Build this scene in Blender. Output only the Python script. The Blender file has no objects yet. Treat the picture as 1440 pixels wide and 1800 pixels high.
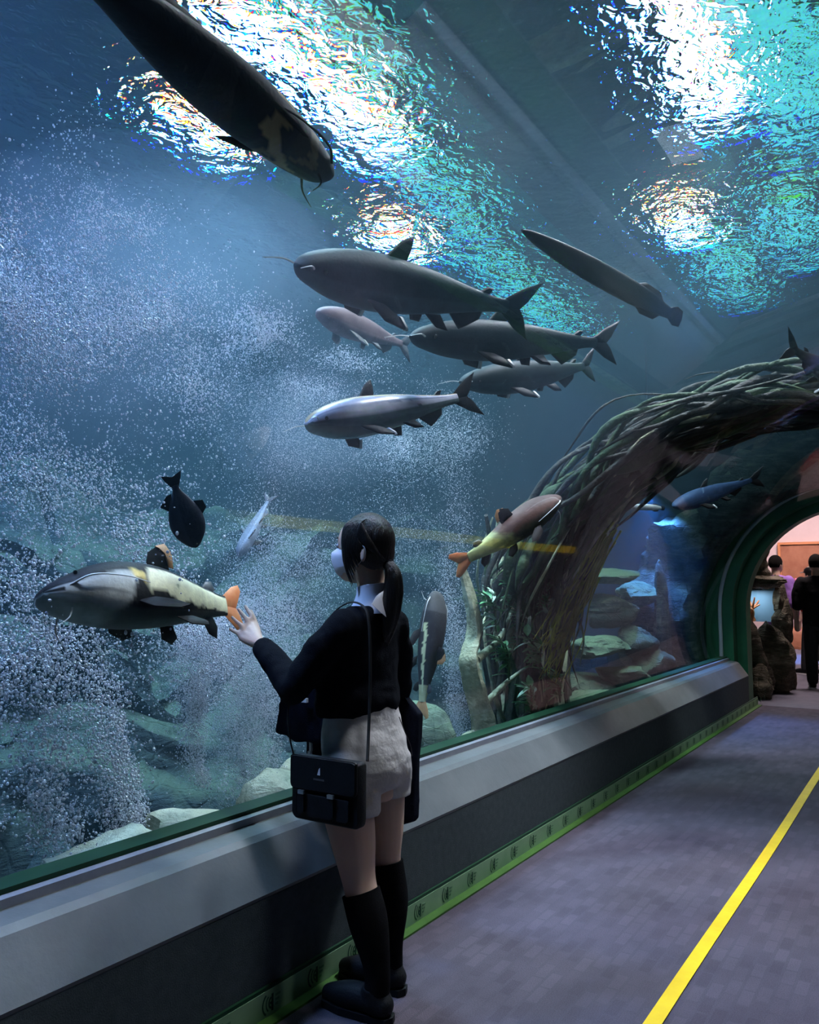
import bpy, bmesh, math, random
import numpy as np
from mathutils import Vector, Matrix

random.seed(7)
rng = np.random.default_rng(11)
PI = math.pi
scn = bpy.context.scene
COL = scn.collection

# ------------------------------------------------------------------ camera
FPX, CAMH = 1443.0, 1.38
PITCH = math.radians(5.266)
YAW = math.radians(32.86)            # camera looks this far to the left of the tunnel axis (+Y)
_F0 = Vector((-math.sin(YAW), math.cos(YAW), 0))
_R = Vector((math.cos(YAW), math.sin(YAW), 0))
_F = _F0 * math.cos(PITCH) + Vector((0, 0, math.sin(PITCH)))
_U = _R.cross(_F)
CAMP = Vector((0, 0, CAMH))
cd = bpy.data.cameras.new('camera')
cd.sensor_fit = 'HORIZONTAL'
cd.sensor_width = 36.0
cd.lens = 36.0 * FPX / 1440.0
cd.clip_start = 0.02
cam = bpy.data.objects.new('camera', cd)
COL.objects.link(cam)
cam.matrix_world = Matrix(((_R.x, _U.x, -_F.x, 0), (_R.y, _U.y, -_F.y, 0), (_R.z, _U.z, -_F.z, CAMH), (0, 0, 0, 1)))
scn.camera = cam


def W(px, py, x=None, y=None, z=None, r=None):
    """world point seen at a photograph pixel, at a given world x, y, z or range"""
    d = (_F * FPX + _R * (px - 720) - _U * (py - 900)).normalized()
    if x is not None:
        t = x / d.x
    elif y is not None:
        t = y / d.y
    elif z is not None:
        t = (z - CAMH) / d.z
    else:
        t = r
    return CAMP + d * t


# ------------------------------------------------------------------ view, world, lights
vs = scn.view_settings
vs.view_transform = 'Standard'
vs.look = 'None'
vs.exposure = -0.05
vs.gamma = 1.0
vs.use_curve_mapping = False
scn.cycles.max_bounces = 4
scn.cycles.diffuse_bounces = 1
scn.cycles.glossy_bounces = 3
scn.cycles.use_light_tree = False
scn.cycles.adaptive_threshold = 0.15
scn.cycles.transparent_max_bounces = 14
scn.cycles.volume_bounces = 0
scn.cycles.caustics_reflective = False
scn.cycles.caustics_refractive = False
scn.cycles.sample_clamp_indirect = 4.0
scn.cycles.blur_glossy = 0.5

world = bpy.data.worlds.new('world')
scn.world = world
world.use_nodes = True
bg = world.node_tree.nodes['Background']
bg.inputs[0].default_value = (0.05, 0.10, 0.115, 1)
bg.inputs[1].default_value = 0.12

ZW = 4.2                  # water level
TXC, TZC, TR = -0.75, 0.87, 1.5   # acrylic tunnel: centre line and radius
KX = -1.9                 # face of the low wall under the glass
YEND = 10.3               # end of the tunnel


def area_light(name, loc, size, power, color, target=None, spread=180):
    l = bpy.data.lights.new(name, 'AREA')
    l.shape = 'RECTANGLE'
    l.size, l.size_y = size
    l.energy = power
    l.color = color
    l.spread = math.radians(spread)
    o = bpy.data.objects.new(name, l)
    COL.objects.link(o)
    o.location = loc
    d = (Vector(target) - Vector(loc)) if target else Vector((0, 0, -1))
    o.rotation_euler = d.to_track_quat('-Z', 'Y').to_euler()
    o.visible_camera = True
    return o


# floodlights hanging over the open water, in two rows along the tunnel; the last three are unseen, added to brighten (housings are built further down)
FLOODS = [  # x, y, z, width, length, power, colour, aim
    (-3.48, 4.15, 5.5, 0.42, 2.0, 2600, (0.62, 0.84, 1.0), (-3.2, 4.4, 0.6)),
    (-4.5, 4.1, 5.5, 0.35, 0.8, 2500, (0.42, 0.68, 1.0), (-4.6, 3.4, 0)),
    (-4.25, 6.4, 5.5, 0.35, 0.8, 1500, (0.62, 0.94, 1.0), (-4.2, 6.4, 0)),
    (-1.2, 5.2, 5.5, 0.40, 1.8, 4700, (0.96, 0.90, 1.0), (-1.3, 4.6, 0)),
    (-1.85, 7.5, 5.5, 0.30, 0.7, 1300, (0.68, 0.97, 1.0), (-2.5, 6.4, 0.6)),
    (-3.60, 0.9, 5.5, 0.40, 1.2, 7000, (0.34, 0.52, 1.0), (-4.4, 1.8, 0)),  # unseen flood, added to brighten the bubble plume
    (-1.3, 2.4, 5.5, 0.40, 1.0, 2100, (1.0, 0.95, 1.0), (-2.4, 3.9, 0.8)),  # unseen flood, added to light the tank contents from the camera side
    (1.9, 5.2, 5.5, 0.40, 1.2, 500, (1.0, 0.90, 0.98), (0.4, 4.6, 0)),  # unseen flood, added as fill inside the tunnel
]
FLOOD_AT = ['above the big dark fish', 'beside the tank wall above the bubbles', 'farther along the outer lamp row', 'above the tunnel crown', 'farther along above the tunnel crown',
            'unseen, added at the near end to brighten the bubbles', 'added above the tunnel crown to light fish and plants', 'added across the tunnel as fill']


# ------------------------------------------------------------------ helpers: noise, meshes, materials, tagging
def _h(ix, iy, iz, seed):
    n = (ix.astype(np.int64) * 374761393 + iy.astype(np.int64) * 668265263 + iz.astype(np.int64) * 2147483647 + seed * 974634777) & 0xffffffff
    n = ((n ^ (n >> 13)) * 1274126177) & 0xffffffff
    n = n ^ (n >> 16)
    return (n & 0xffff) / 65535.0


def vnoise(p, seed=0):
    p = np.asarray(p, float)
    i = np.floor(p).astype(np.int64)
    f = p - i
    f = f * f * (3 - 2 * f)
    r = 0
    for dx in (0, 1):
        for dy in (0, 1):
            for dz in (0, 1):
                w = (f[:, 0] if dx else 1 - f[:, 0]) * (f[:, 1] if dy else 1 - f[:, 1]) * (f[:, 2] if dz else 1 - f[:, 2])
                r = r + w * _h(i[:, 0] + dx, i[:, 1] + dy, i[:, 2] + dz, seed)
    return r


def fbm(p, octv=4, seed=0):
    p = np.asarray(p, float)
    a, s, r = 0.5, 1.0, 0
    for o in range(octv):
        r = r + a * (vnoise(p * s, seed + o) * 2 - 1)
        a *= 0.5
        s *= 2.03
    return r


def cr(pts, n):
    """Catmull-Rom resampling of a list of tuples"""
    P = np.array(pts, float)
    if len(P) == 2:
        t = np.linspace(0, 1, n)[:, None]
        return P[0] * (1 - t) + P[1] * t
    Q = np.vstack([2 * P[0] - P[1], P, 2 * P[-1] - P[-2]])
    out = []
    for t in np.linspace(0, len(P) - 1 - 1e-9, n):
        i = int(t)
        u = t - i
        a, b, c, d = Q[i], Q[i + 1], Q[i + 2], Q[i + 3]
        out.append(0.5 * ((2 * b) + (c - a) * u + (2 * a - 5 * b + 4 * c - d) * u * u + (3 * b - a - 3 * c + d) * u ** 3))
    return np.array(out)


class MB:
    def __init__(s):
        s.v, s.f, s.c = [], [], []

    def add(s, v, f, c=None):
        o = len(s.v)
        s.v += [tuple(float(q) for q in p) for p in v]
        s.f += [tuple(int(i) + o for i in q) for q in f]
        s.c += list(c) if c is not None else [(1, 1, 1)] * len(v)
        return s

    def box(s, a, b, m=None):
        (x0, y0, z0), (x1, y1, z1) = a, b
        v = [(x0, y0, z0), (x1, y0, z0), (x1, y1, z0), (x0, y1, z0), (x0, y0, z1), (x1, y0, z1), (x1, y1, z1), (x0, y1, z1)]
        if m is not None:
            v = [tuple(m @ Vector(p)) for p in v]
        return s.add(v, [(0, 3, 2, 1), (4, 5, 6, 7), (0, 1, 5, 4), (1, 2, 6, 5), (2, 3, 7, 6), (3, 0, 4, 7)])

    def rings(s, R, closed=True, caps=True, cols=None):
        """R: list of rings (each a list of n points)"""
        n = len(R[0])
        v = [p for r in R for p in r]
        f = []
        m = n if closed else n - 1
        for i in range(len(R) - 1):
            for j in range(m):
                k = (j + 1) % n
                f.append((i * n + j, i * n + k, (i + 1) * n + k, (i + 1) * n + j))
        if caps:
            f.append(tuple(reversed(range(n))))
            f.append(tuple(range((len(R) - 1) * n, len(R) * n)))
        return s.add(v, f, cols)

    def tube(s, pts, rad, n=8, flat=1.0, up=None, caps=True):
        P = [Vector(p) for p in pts]
        m = len(P)
        if not hasattr(rad, '__len__'):
            rad = [rad] * m
        R = []
        ref = Vector(up) if up is not None else Vector((0.13, 0.21, 1))
        prev = None
        for i in range(m):
            t = (P[min(i + 1, m - 1)] - P[max(i - 1, 0)]).normalized()
            if prev is None:
                a = t.cross(ref)
                if a.length < 1e-3:
                    a = t.cross(Vector((1, 0.3, 0)))
                a.normalize()
            else:
                a = (prev - t * prev.dot(t)).normalized()
            prev = a
            b = t.cross(a)
            R.append([tuple(P[i] + a * (math.cos(q) * rad[i]) + b * (math.sin(q) * rad[i] * flat)) for q in [2 * PI * k / n for k in range(n)]])
        return s.rings(R, caps=caps)

    def ball(s, c, r, nu=16, nv=10, m=None):
        if not hasattr(r, '__len__'):
            r = (r, r, r)
        R = []
        for i in range(nv + 1):
            th = PI * (0.02 + 0.96 * i / nv)
            R.append([(r[0] * math.sin(th) * math.cos(q), r[1] * math.sin(th) * math.sin(q), -r[2] * math.cos(th)) for q in [2 * PI * k / nu for k in range(nu)]])
        M = m if m is not None else Matrix()
        R = [[tuple((M @ Vector(p)) + Vector(c)) for p in rr] for rr in R]
        return s.rings(R)

    def grid(s, fn, nu, nv):
        v = [fn(i / nu, j / nv) for i in range(nu + 1) for j in range(nv + 1)]
        f = [(i * (nv + 1) + j, (i + 1) * (nv + 1) + j, (i + 1) * (nv + 1) + j + 1, i * (nv + 1) + j + 1) for i in range(nu) for j in range(nv)]
        return s.add(v, f)

    def prism(s, outline, thick, m=None):
        """outline in XY extruded by +-thick/2 in Z; then placed by matrix m. Slightly thinner at the rim."""
        n = len(outline)
        c = (sum(p[0] for p in outline) / n, sum(p[1] for p in outline) / n)
        ins = [((p[0] - c[0]) * 0.86 + c[0], (p[1] - c[1]) * 0.86 + c[1]) for p in outline]
        R = [[(p[0], p[1], -thick / 2) for p in ins], [(p[0], p[1], -thick * 0.12) for p in outline],
             [(p[0], p[1], thick * 0.12) for p in outline], [(p[0], p[1], thick / 2) for p in ins]]
        if m is not None:
            R = [[tuple(m @ Vector(p)) for p in r] for r in R]
        return s.rings(R)

    def mesh(s, name):
        me = bpy.data.meshes.new(name)
        me.from_pydata(s.v, [], s.f)
        me.validate()
        return me

    def build(s, name, mat, parent=None, smooth=True, colors=False, fixn=True):
        me = s.mesh(name)
        if colors:
            at = me.color_attributes.new('col', 'FLOAT_COLOR', 'POINT')
            at.data.foreach_set('color', np.array([(c[0], c[1], c[2], 1.0) for c in s.c], dtype=np.float32).ravel())
        if fixn:
            bm = bmesh.new()
            bm.from_mesh(me)
            bmesh.ops.recalc_face_normals(bm, faces=bm.faces)
            bm.to_mesh(me)
            bm.free()
        return link(name, me, mat, parent, smooth)


def link(name, me, mat, parent=None, smooth=True):
    o = bpy.data.objects.new(name, me)
    COL.objects.link(o)
    if mat is not None:
        me.materials.append(mat)
    if smooth:
        me.polygons.foreach_set('use_smooth', [True] * len(me.polygons))
        sharp_edges(me, 50)
    if parent is not None:
        o.parent = parent
        o.matrix_parent_inverse = Matrix()
        if parent.matrix_world != Matrix():
            o.matrix_parent_inverse = parent_world(parent).inverted()
    return o


def parent_world(p):
    m = p.matrix_basis.copy()
    if p.parent is not None:
        m = parent_world(p.parent) @ p.matrix_parent_inverse @ m
    return m


def sharp_edges(me, deg):
    try:
        me.set_sharp_from_angle(angle=math.radians(deg))
    except Exception:
        pass


def remesh(mb, voxel, iters=6, fac=0.5, name='m'):
    """fuse overlapping closed shapes of mb into one continuous surface"""
    me = mb.mesh(name)
    bm = bmesh.new()
    bm.from_mesh(me)
    bmesh.ops.recalc_face_normals(bm, faces=bm.faces)
    bm.to_mesh(me)
    bm.free()
    o = bpy.data.objects.new('tmp', me)
    COL.objects.link(o)
    r = o.modifiers.new('r', 'REMESH')
    r.mode = 'VOXEL'
    r.voxel_size = voxel
    if iters:
        q = o.modifiers.new('s', 'SMOOTH')
        q.factor = fac
        q.iterations = iters
    dg = bpy.context.evaluated_depsgraph_get()
    out = bpy.data.meshes.new_from_object(o.evaluated_get(dg))
    bpy.data.objects.remove(o)
    bpy.data.meshes.remove(me)
    return out


def tag(o, label, cat=None, group=None, kind=None):
    if label:
        o['label'] = label
    if cat:
        o['category'] = cat
    if group:
        o['group'] = group
    if kind:
        o['kind'] = kind
    return o


def thing(name, loc, label, cat, group=None, kind=None):
    o = bpy.data.objects.new(name, None)
    o.empty_display_size = 0.1
    COL.objects.link(o)
    o.location = loc
    return tag(o, label, cat, group, kind)


def put(o, parent):
    """parent o (built in world coordinates) under a thing that is already placed"""
    o.parent = parent
    o.matrix_parent_inverse = parent_world(parent).inverted()
    return o


class NT:
    """small node-tree builder"""
    def __init__(s, name):
        s.m = bpy.data.materials.new(name)
        s.m.use_nodes = True
        s.t = s.m.node_tree
        s.t.nodes.clear()
        s.out = s.t.nodes.new('ShaderNodeOutputMaterial')

    def n(s, typ, **kw):
        x = s.t.nodes.new('ShaderNode' + typ)
        for k, v in kw.items():
            if k.startswith('_'):
                setattr(x, k[1:], v)
            else:
                i = x.inputs[int(k[1:])] if k[0] == 'i' and k[1:].isdigit() else x.inputs[k.replace('__', ' ')]
                if hasattr(v, 'is_linked') or isinstance(v, bpy.types.NodeSocket):
                    s.t.links.new(v, i)
                else:
                    i.default_value = v
        return x

    def ln(s, a, b):
        s.t.links.new(a, b)

    def ramp(s, fac, stops, mode='LINEAR'):
        r = s.t.nodes.new('ShaderNodeValToRGB')
        r.color_ramp.interpolation = mode
        e = r.color_ramp.elements
        while len(e) > 1:
            e.remove(e[-1])
        e[0].position, e[0].color = stops[0][0], (*stops[0][1], 1)
        for p, c in stops[1:]:
            q = e.new(p)
            q.color = (*c, 1)
        s.ln(fac, r.inputs[0])
        return r.outputs[0]


def g3(v):
    return (v, v, v)


def mat_plain(name, c1, c2=None, rough=0.6, scale=8, bump=0.0, bscale=60, spec=0.3, detail=4, metal=0.0, stretch=None, sss=0.0, sheen=0.0):
    n = NT(name)
    tc = n.n('TexCoord').outputs['Object']
    if stretch:
        tc = n.n('Mapping', Vector=tc, Scale=stretch).outputs[0]
    b = n.n('BsdfPrincipled', Roughness=rough, Metallic=metal)
    b.inputs['Specular IOR Level'].default_value = spec
    if sss:
        b.inputs['Subsurface Weight'].default_value = sss
        b.inputs['Subsurface Radius'].default_value = (0.02, 0.008, 0.004)
    if sheen:
        b.inputs['Sheen Weight'].default_value = sheen
    if c2 is None:
        b.inputs['Base Color'].default_value = (*c1, 1)
    else:
        no = n.n('TexNoise', Vector=tc, Scale=scale, Detail=detail, Roughness=0.6)
        n.ln(n.ramp(no.outputs['Fac'], [(0.3, c1), (0.7, c2)]), b.inputs['Base Color'])
    if bump:
        nb = n.n('TexNoise', Vector=tc, Scale=bscale, Detail=4, Roughness=0.6)
        bp = n.n('Bump', Strength=bump, Distance=0.02, Height=nb.outputs['Fac'])
        n.ln(bp.outputs[0], b.inputs['Normal'])
    n.ln(b.outputs[0], n.out.inputs[0])
    return n.m


def mat_vcol(name, rough=0.35, spec=0.5, bump=0.15, bscale=90, var=0.25, sss=0.0):
    """colour from the mesh's own colour attribute, broken up with a little noise"""
    n = NT(name)
    tc = n.n('TexCoord').outputs['Object']
    at = n.n('Attribute', _attribute_name='col')
    no = n.n('TexNoise', Vector=tc, Scale=14, Detail=5, Roughness=0.65)
    k = n.n('MapRange', Value=no.outputs['Fac'])
    k.inputs[1].default_value, k.inputs[2].default_value = 0.3, 0.7
    k.inputs[3].default_value, k.inputs[4].default_value = 1 - var, 1 + var
    mx = n.n('VectorMath', _operation='SCALE', i0=at.outputs['Color'])
    n.ln(k.outputs[0], mx.inputs['Scale'])
    b = n.n('BsdfPrincipled', Roughness=rough)
    b.inputs['Specular IOR Level'].default_value = spec
    n.ln(mx.outputs[0], b.inputs['Base Color'])
    nb = n.n('TexNoise', Vector=tc, Scale=bscale, Detail=3)
    bp = n.n('Bump', Strength=bump, Distance=0.01, Height=nb.outputs['Fac'])
    n.ln(bp.outputs[0], b.inputs['Normal'])
    n.ln(b.outputs[0], n.out.inputs[0])
    return n.m


def mat_emit(name, c, s):
    n = NT(name)
    e = n.n('Emission', Color=(*c, 1), Strength=s)
    n.ln(e.outputs[0], n.out.inputs[0])
    return n.m


def mat_rock(name, dark, mid, light, scale=2.5, algae=None, rough=0.75, bump=0.8, crack=0.15):
    """layered rock; algae grows on faces that look upward"""
    n = NT(name)
    tc = n.n('TexCoord').outputs['Object']
    no = n.n('TexNoise', Vector=tc, Scale=scale, Detail=8, Roughness=0.65)
    st = n.n('Mapping', Vector=tc, Scale=(1, 1, 4.5))
    n2 = n.n('TexNoise', Vector=st.outputs[0], Scale=scale * 1.6, Detail=6, Roughness=0.7)
    mxf = n.n('Math', _operation='ADD', i0=no.outputs['Fac'], i1=n2.outputs['Fac'])
    hf = n.n('Math', _operation='MULTIPLY', i0=mxf.outputs[0], i1=0.5)
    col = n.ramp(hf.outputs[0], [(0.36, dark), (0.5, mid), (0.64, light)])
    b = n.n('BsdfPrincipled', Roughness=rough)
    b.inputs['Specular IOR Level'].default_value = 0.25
    if algae:
        ge = n.n('NewGeometry')
        sp = n.n('SeparateXYZ', Vector=ge.outputs['Normal'])
        n3 = n.n('TexNoise', Vector=tc, Scale=scale * 2.2, Detail=5)
        ad = n.n('Math', _operation='MULTIPLY', i0=sp.outputs['Z'], i1=n3.outputs['Fac'])
        mr = n.n('MapRange', Value=ad.outputs[0])
        mr.inputs[1].default_value, mr.inputs[2].default_value = 0.22, 0.5
        mi = n.n('MixRGB', Fac=mr.outputs[0], Color1=col, Color2=(*algae, 1))
        col = mi.outputs[0]
    n.ln(col, b.inputs['Base Color'])
    vo = n.n('TexVoronoi', Vector=tc, Scale=scale * 3)
    vo.feature = 'DISTANCE_TO_EDGE'
    ms = n.n('MapRange', Value=vo.outputs['Distance'])
    ms.inputs[1].default_value, ms.inputs[2].default_value = 0.0, 0.06
    su = n.n('Math', _operation='ADD', i0=n2.outputs['Fac'], i1=no.outputs['Fac'])
    s2 = n.n('Math', _operation='MULTIPLY_ADD', i0=ms.outputs[0], i1=crack, i2=su.outputs[0])
    bp = n.n('Bump', Strength=bump, Distance=0.08, Height=s2.outputs[0])
    n.ln(bp.outputs[0], b.inputs['Normal'])
    n.ln(b.outputs[0], n.out.inputs[0])
    return n.m


# ------------------------------------------------------------------ materials of the place
def mat_carpet():
    n = NT('carpet')
    tc = n.n('TexCoord').outputs['Object']
    mp = n.n('Mapping', Vector=tc, Rotation=(0, 0, PI / 2))
    br = n.n('TexBrick', Vector=mp.outputs[0], Scale=1.0, Color1=(0.068, 0.057, 0.074, 1), Color2=(0.090, 0.076, 0.096, 1), Mortar=(0.076, 0.065, 0.083, 1))
    br.inputs['Mortar Size'].default_value = 0.006
    br.inputs['Brick Width'].default_value = 0.12
    br.inputs['Row Height'].default_value = 0.05
    no = n.n('TexNoise', Vector=tc, Scale=2.2, Detail=5, Roughness=0.6)
    k = n.n('MapRange', Value=no.outputs['Fac'])
    k.inputs[3].default_value, k.inputs[4].default_value = 0.6, 1.4
    no2 = n.n('TexNoise', Vector=tc, Scale=260, Detail=2)
    k2 = n.n('MapRange', Value=no2.outputs['Fac'])
    k2.inputs[3].default_value, k2.inputs[4].default_value = 0.55, 1.45
    kk = n.n('Math', _operation='MULTIPLY', i0=k.outputs[0], i1=k2.outputs[0])
    mx = n.n('VectorMath', _operation='SCALE', i0=br.outputs['Color'])
    n.ln(kk.outputs[0], mx.inputs['Scale'])
    b = n.n('BsdfPrincipled', Roughness=0.95)
    b.inputs['Specular IOR Level'].default_value = 0.1
    n.ln(mx.outputs[0], b.inputs['Base Color'])
    bp = n.n('Bump', Strength=0.5, Distance=0.004, Height=no2.outputs['Fac'])
    n.ln(bp.outputs[0], b.inputs['Normal'])
    n.ln(b.outputs[0], n.out.inputs[0])
    return n.m


def mat_acrylic():
    n = NT('clear_acrylic')
    tr = n.n('BsdfTransparent', Color=(0.955, 0.975, 0.98, 1))
    gl = n.n('BsdfGlossy', Color=(1, 1, 1, 1), Roughness=0.015)
    fr = n.n('Fresnel', IOR=1.28)
    k = n.n('Math', _operation='MULTIPLY', i0=fr.outputs[0], i1=0.16)
    mi = n.n('MixShader', i0=k.outputs[0], i1=tr.outputs[0], i2=gl.outputs[0])
    n.ln(mi.outputs[0], n.out.inputs[0])
    return n.m


def mat_water_surface():
    n = NT('rippled_water_surface')
    tc = n.n('TexCoord').outputs['Object']
    wv = n.n('TexNoise', Vector=tc, Scale=2.6, Detail=3, Roughness=0.55, Distortion=0.8)
    w2 = n.n('TexNoise', Vector=tc, Scale=10.0, Detail=2, Roughness=0.5, Distortion=1.2)
    ad = n.n('Math', _operation='MULTIPLY_ADD', i0=w2.outputs['Fac'], i1=0.36, i2=wv.outputs['Fac'])
    bp = n.n('Bump', Strength=1.0, Distance=0.10, Height=ad.outputs[0])
    sh = None
    for colr, ior in (((0.86, 0, 0, 1), 1.285), ((0, 0.98, 0, 1), 1.33), ((0, 0, 1, 1), 1.385)):   # water splits the colours a little
        rf = n.n('BsdfRefraction', Color=colr, Roughness=0.0, IOR=ior)
        n.ln(bp.outputs[0], rf.inputs['Normal'])
        sh = rf if sh is None else n.n('AddShader', i0=sh.outputs[0], i1=rf.outputs[0])
    gl = n.n('BsdfGlossy', Color=(0.9, 1, 1, 1), Roughness=0.02)
    n.ln(bp.outputs[0], gl.inputs['Normal'])
    m1 = n.n('MixShader', i0=0.12, i1=sh.outputs[0], i2=gl.outputs[0])
    tr = n.n('BsdfTransparent', Color=(0.92, 0.97, 1.0, 1))
    m2 = n.n('MixShader', i0=0.03, i1=m1.outputs[0], i2=tr.outputs[0])
    n.ln(m2.outputs[0], n.out.inputs[0])
    return n.m


def mat_water_body(dens):
    n = NT('tank_water')
    sc = n.n('VolumeScatter', Color=(0.38, 0.68, 0.92, 1), Density=dens, Anisotropy=0.15)
    ab = n.n('VolumeAbsorption', Color=(0.30, 0.80, 0.88, 1), Density=0.07)
    ad = n.n('AddShader', i0=sc.outputs[0], i1=ab.outputs[0])
    n.ln(ad.outputs[0], n.out.inputs['Volume'])
    return n.m


M = {}
M['carpet'] = mat_carpet()
M['acrylic'] = mat_acrylic()
M['ledge_face'] = mat_plain('dark_carpet_face', (0.058, 0.074, 0.080), (0.078, 0.096, 0.102), 0.9, 30, 0.3, 200, 0.1)
M['ledge_cap'] = mat_plain('grey_vinyl_cap', (0.115, 0.122, 0.122), (0.165, 0.172, 0.170), 0.45, 4, 0.06, 60, 0.4)
M['green_gasket'] = mat_plain('green_gasket', (0.006, 0.040, 0.018), (0.010, 0.055, 0.022), 0.5, 5)
M['silver_trim'] = mat_plain('silver_trim', (0.30, 0.31, 0.36), (0.38, 0.38, 0.42), 0.35, 10, metal=0.3)
M['tape_light'] = mat_plain('pale_green_tape', (0.20, 0.36, 0.20), (0.28, 0.44, 0.25), 0.6, 7)
M['tape_dark'] = mat_plain('dark_green_print', (0.008, 0.055, 0.028), None, 0.6)
M['tape_mid'] = mat_plain('mid_green_print', (0.12, 0.24, 0.13), None, 0.6)
M['olive_edge'] = mat_plain('olive_green_edging', (0.035, 0.10, 0.014), (0.05, 0.13, 0.02), 0.7, 9)
M['yellow_tape'] = mat_plain('yellow_floor_tape', (0.70, 0.44, 0.008), (0.84, 0.56, 0.014), 0.5, 6, 0.1, 40)
M['green_paint'] = mat_plain('green_portal_paint', (0.012, 0.10, 0.045), (0.02, 0.14, 0.06), 0.45, 3, 0.05, 30, 0.4)
M['hose'] = mat_plain('pale_grey_hose', (0.42, 0.50, 0.52), (0.50, 0.58, 0.60), 0.4, 6)
M['dark_shell'] = mat_plain('dark_hall_paint', (0.010, 0.020, 0.022), (0.014, 0.028, 0.030), 0.9, 2)
M['metal_dark'] = mat_plain('black_metal', (0.015, 0.016, 0.018), None, 0.45, metal=0.6)


def extrude_y(mb, prof, y0, y1, closed=True):
    R = [[(p[0], y0, p[1]) for p in prof], [(p[0], y1, p[1]) for p in prof]]
    mb.rings(R, closed=closed, caps=closed)
    return mb


def arch(r, n=40, a0=None, a1=None, xc=TXC, zc=TZC):
    a0 = a0 if a0 is not None else math.radians(197)
    a1 = a1 if a1 is not None else math.radians(-17)
    return [(xc + r * math.cos(a0 + (a1 - a0) * i / n), zc + r * math.sin(a0 + (a1 - a0) * i / n)) for i in range(n + 1)]


YB = -4.0    # the tunnel goes on behind the camera
# floor
fl = MB().box((-1.95, YB, -0.05), (0.45, YEND + 0.22, 0.0)).build('floor', M['carpet'], smooth=False)
tag(fl, None, kind='structure')
# low walls under the glass, both sides
for side, nm in ((1, 'wall_left'), (-1, 'wall_right')):
    def X(x):
        return x if side == 1 else 2 * TXC - x
    wo = thing(nm, (X(-2.0), 4, 0), None, None, kind='structure')
    prof = [(X(-2.235), 0.0), (X(KX), 0.0), (X(KX), 0.372), (X(-1.93), 0.385), (X(-2.235), 0.385)]
    put(extrude_y(MB(), prof, YB, YEND - 0.25).build('face_panel', M['ledge_face'], smooth=False), wo)
    prof = [(X(-2.235), 0.372), (X(KX - 0.002), 0.372), (X(-1.898), 0.385), (X(-1.995), 0.520), (X(-2.02), 0.535), (X(-2.185), 0.556), (X(-2.235), 0.556)]
    c = extrude_y(MB(), prof, YB, YEND - 0.25).build('ledge_cap', M['ledge_cap'], smooth=False)
    put(c, wo)
    if side == 1:
        c['label'] = 'pale grey sloping cap of the low wall'
    prof = [(X(-2.120), 0.545), (X(-2.098), 0.545), (X(-2.098), 0.570), (X(-2.120), 0.574)]
    put(extrude_y(MB(), prof, YB, YEND - 0.25).build('silver_trim', M['silver_trim'], smooth=False), wo)
    prof = [(X(-2.20), 0.54), (X(-2.122), 0.54), (X(-2.122), 0.588), (X(-2.20), 0.592)]
    put(extrude_y(MB(), prof, YB, YEND - 0.25).build('glass_gasket', M['green_gasket'], smooth=False), wo)

# printed green strip along the bottom of the low wall
bb = thing('baseboard_left', (KX, 4, 0), None, None, kind='structure')
put(MB().box((KX, YB, 0.0), (KX + 0.012, YEND + 0.2, 0.088)).build('pale_strip', M['tape_light'], smooth=False), bb)
put(MB().box((KX, YB, 0.0), (KX + 0.055, YEND + 0.2, 0.008)).build('floor_edging', M['olive_edge'], smooth=False), bb)
put(MB().box((KX, YB, 0.088), (KX + 0.010, YEND + 0.2, 0.100)).build('top_line', M['green_gasket'], smooth=False), bb)


def arc_strip(mb, cy, cz, r0, r1, a0, a1, x=0.0, n=8, sy=1.0):
    ri = [(x, cy + sy * r0 * math.cos(a0 + (a1 - a0) * i / n), cz + r0 * math.sin(a0 + (a1 - a0) * i / n)) for i in range(n + 1)]
    ro = [(x, cy + sy * r1 * math.cos(a0 + (a1 - a0) * i / n), cz + r1 * math.sin(a0 + (a1 - a0) * i / n)) for i in range(n + 1)]
    v = ri + ro
    f = [(i, i + 1, n + 2 + i, n + 1 + i) for i in range(n)]
    mb.add(v, f)


mk = MB()
A0, A1 = math.radians(118), math.radians(242)
arc_strip(mk, 0.004, 0, 0.030, 0.037, A0, A1, sy=0.9)
arc_strip(mk, 0.010, 0, 0.022, 0.0275, A0, A1, sy=0.8)
arc_strip(mk, 0.014, 0, 0.012, 0.019, math.radians(90), math.radians(270), sy=0.7)
mk.box((-0.0005, 0.016, -0.026), (0.0005, 0.024, 0.026))
mk.box((-0.0005, 0.008, -0.004), (0.0005, 0.024, 0.003))
mark_me = mk.mesh('printed_mark')
mark_me.materials.append(M['tape_dark'])
mt = MB()
for q in range(3):
    mt.box((-0.0005, 0.034, 0.012 - q * 0.014), (0.0005, 0.058 - 0.006 * q, 0.019 - q * 0.014))
text_me = mt.mesh('printed_lines')
text_me.materials.append(M['tape_mid'])
for k in range(48):
    o = bpy.data.objects.new('printed_mark', mark_me)
    COL.objects.link(o)
    o.location = (KX + 0.0130, 2.993 - 0.225 * 10 + 0.2255 * k - 0.012, 0.046)
    put(o, bb)
    o2 = bpy.data.objects.new('printed_lines', text_me)
    COL.objects.link(o2)
    o2.location = o.location
    put(o2, o)
    o2.matrix_parent_inverse = Matrix()
    o2.location = (0, 0, 0)

# yellow line of tape along the floor
tp = MB()
tp.grid(lambda u, v: (-0.862 + 0.052 * v + 0.004 * math.sin(u * 23), YB + u * (YEND + 0.2 - YB), 0.0025), 60, 1)
o = tp.build('floor_tape', M['yellow_tape'], smooth=False, fixn=False)
o.modifiers.new('thick', 'SOLIDIFY').thickness = 0.002
tag(o, 'bright yellow tape line stuck along the carpet', 'tape')

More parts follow.
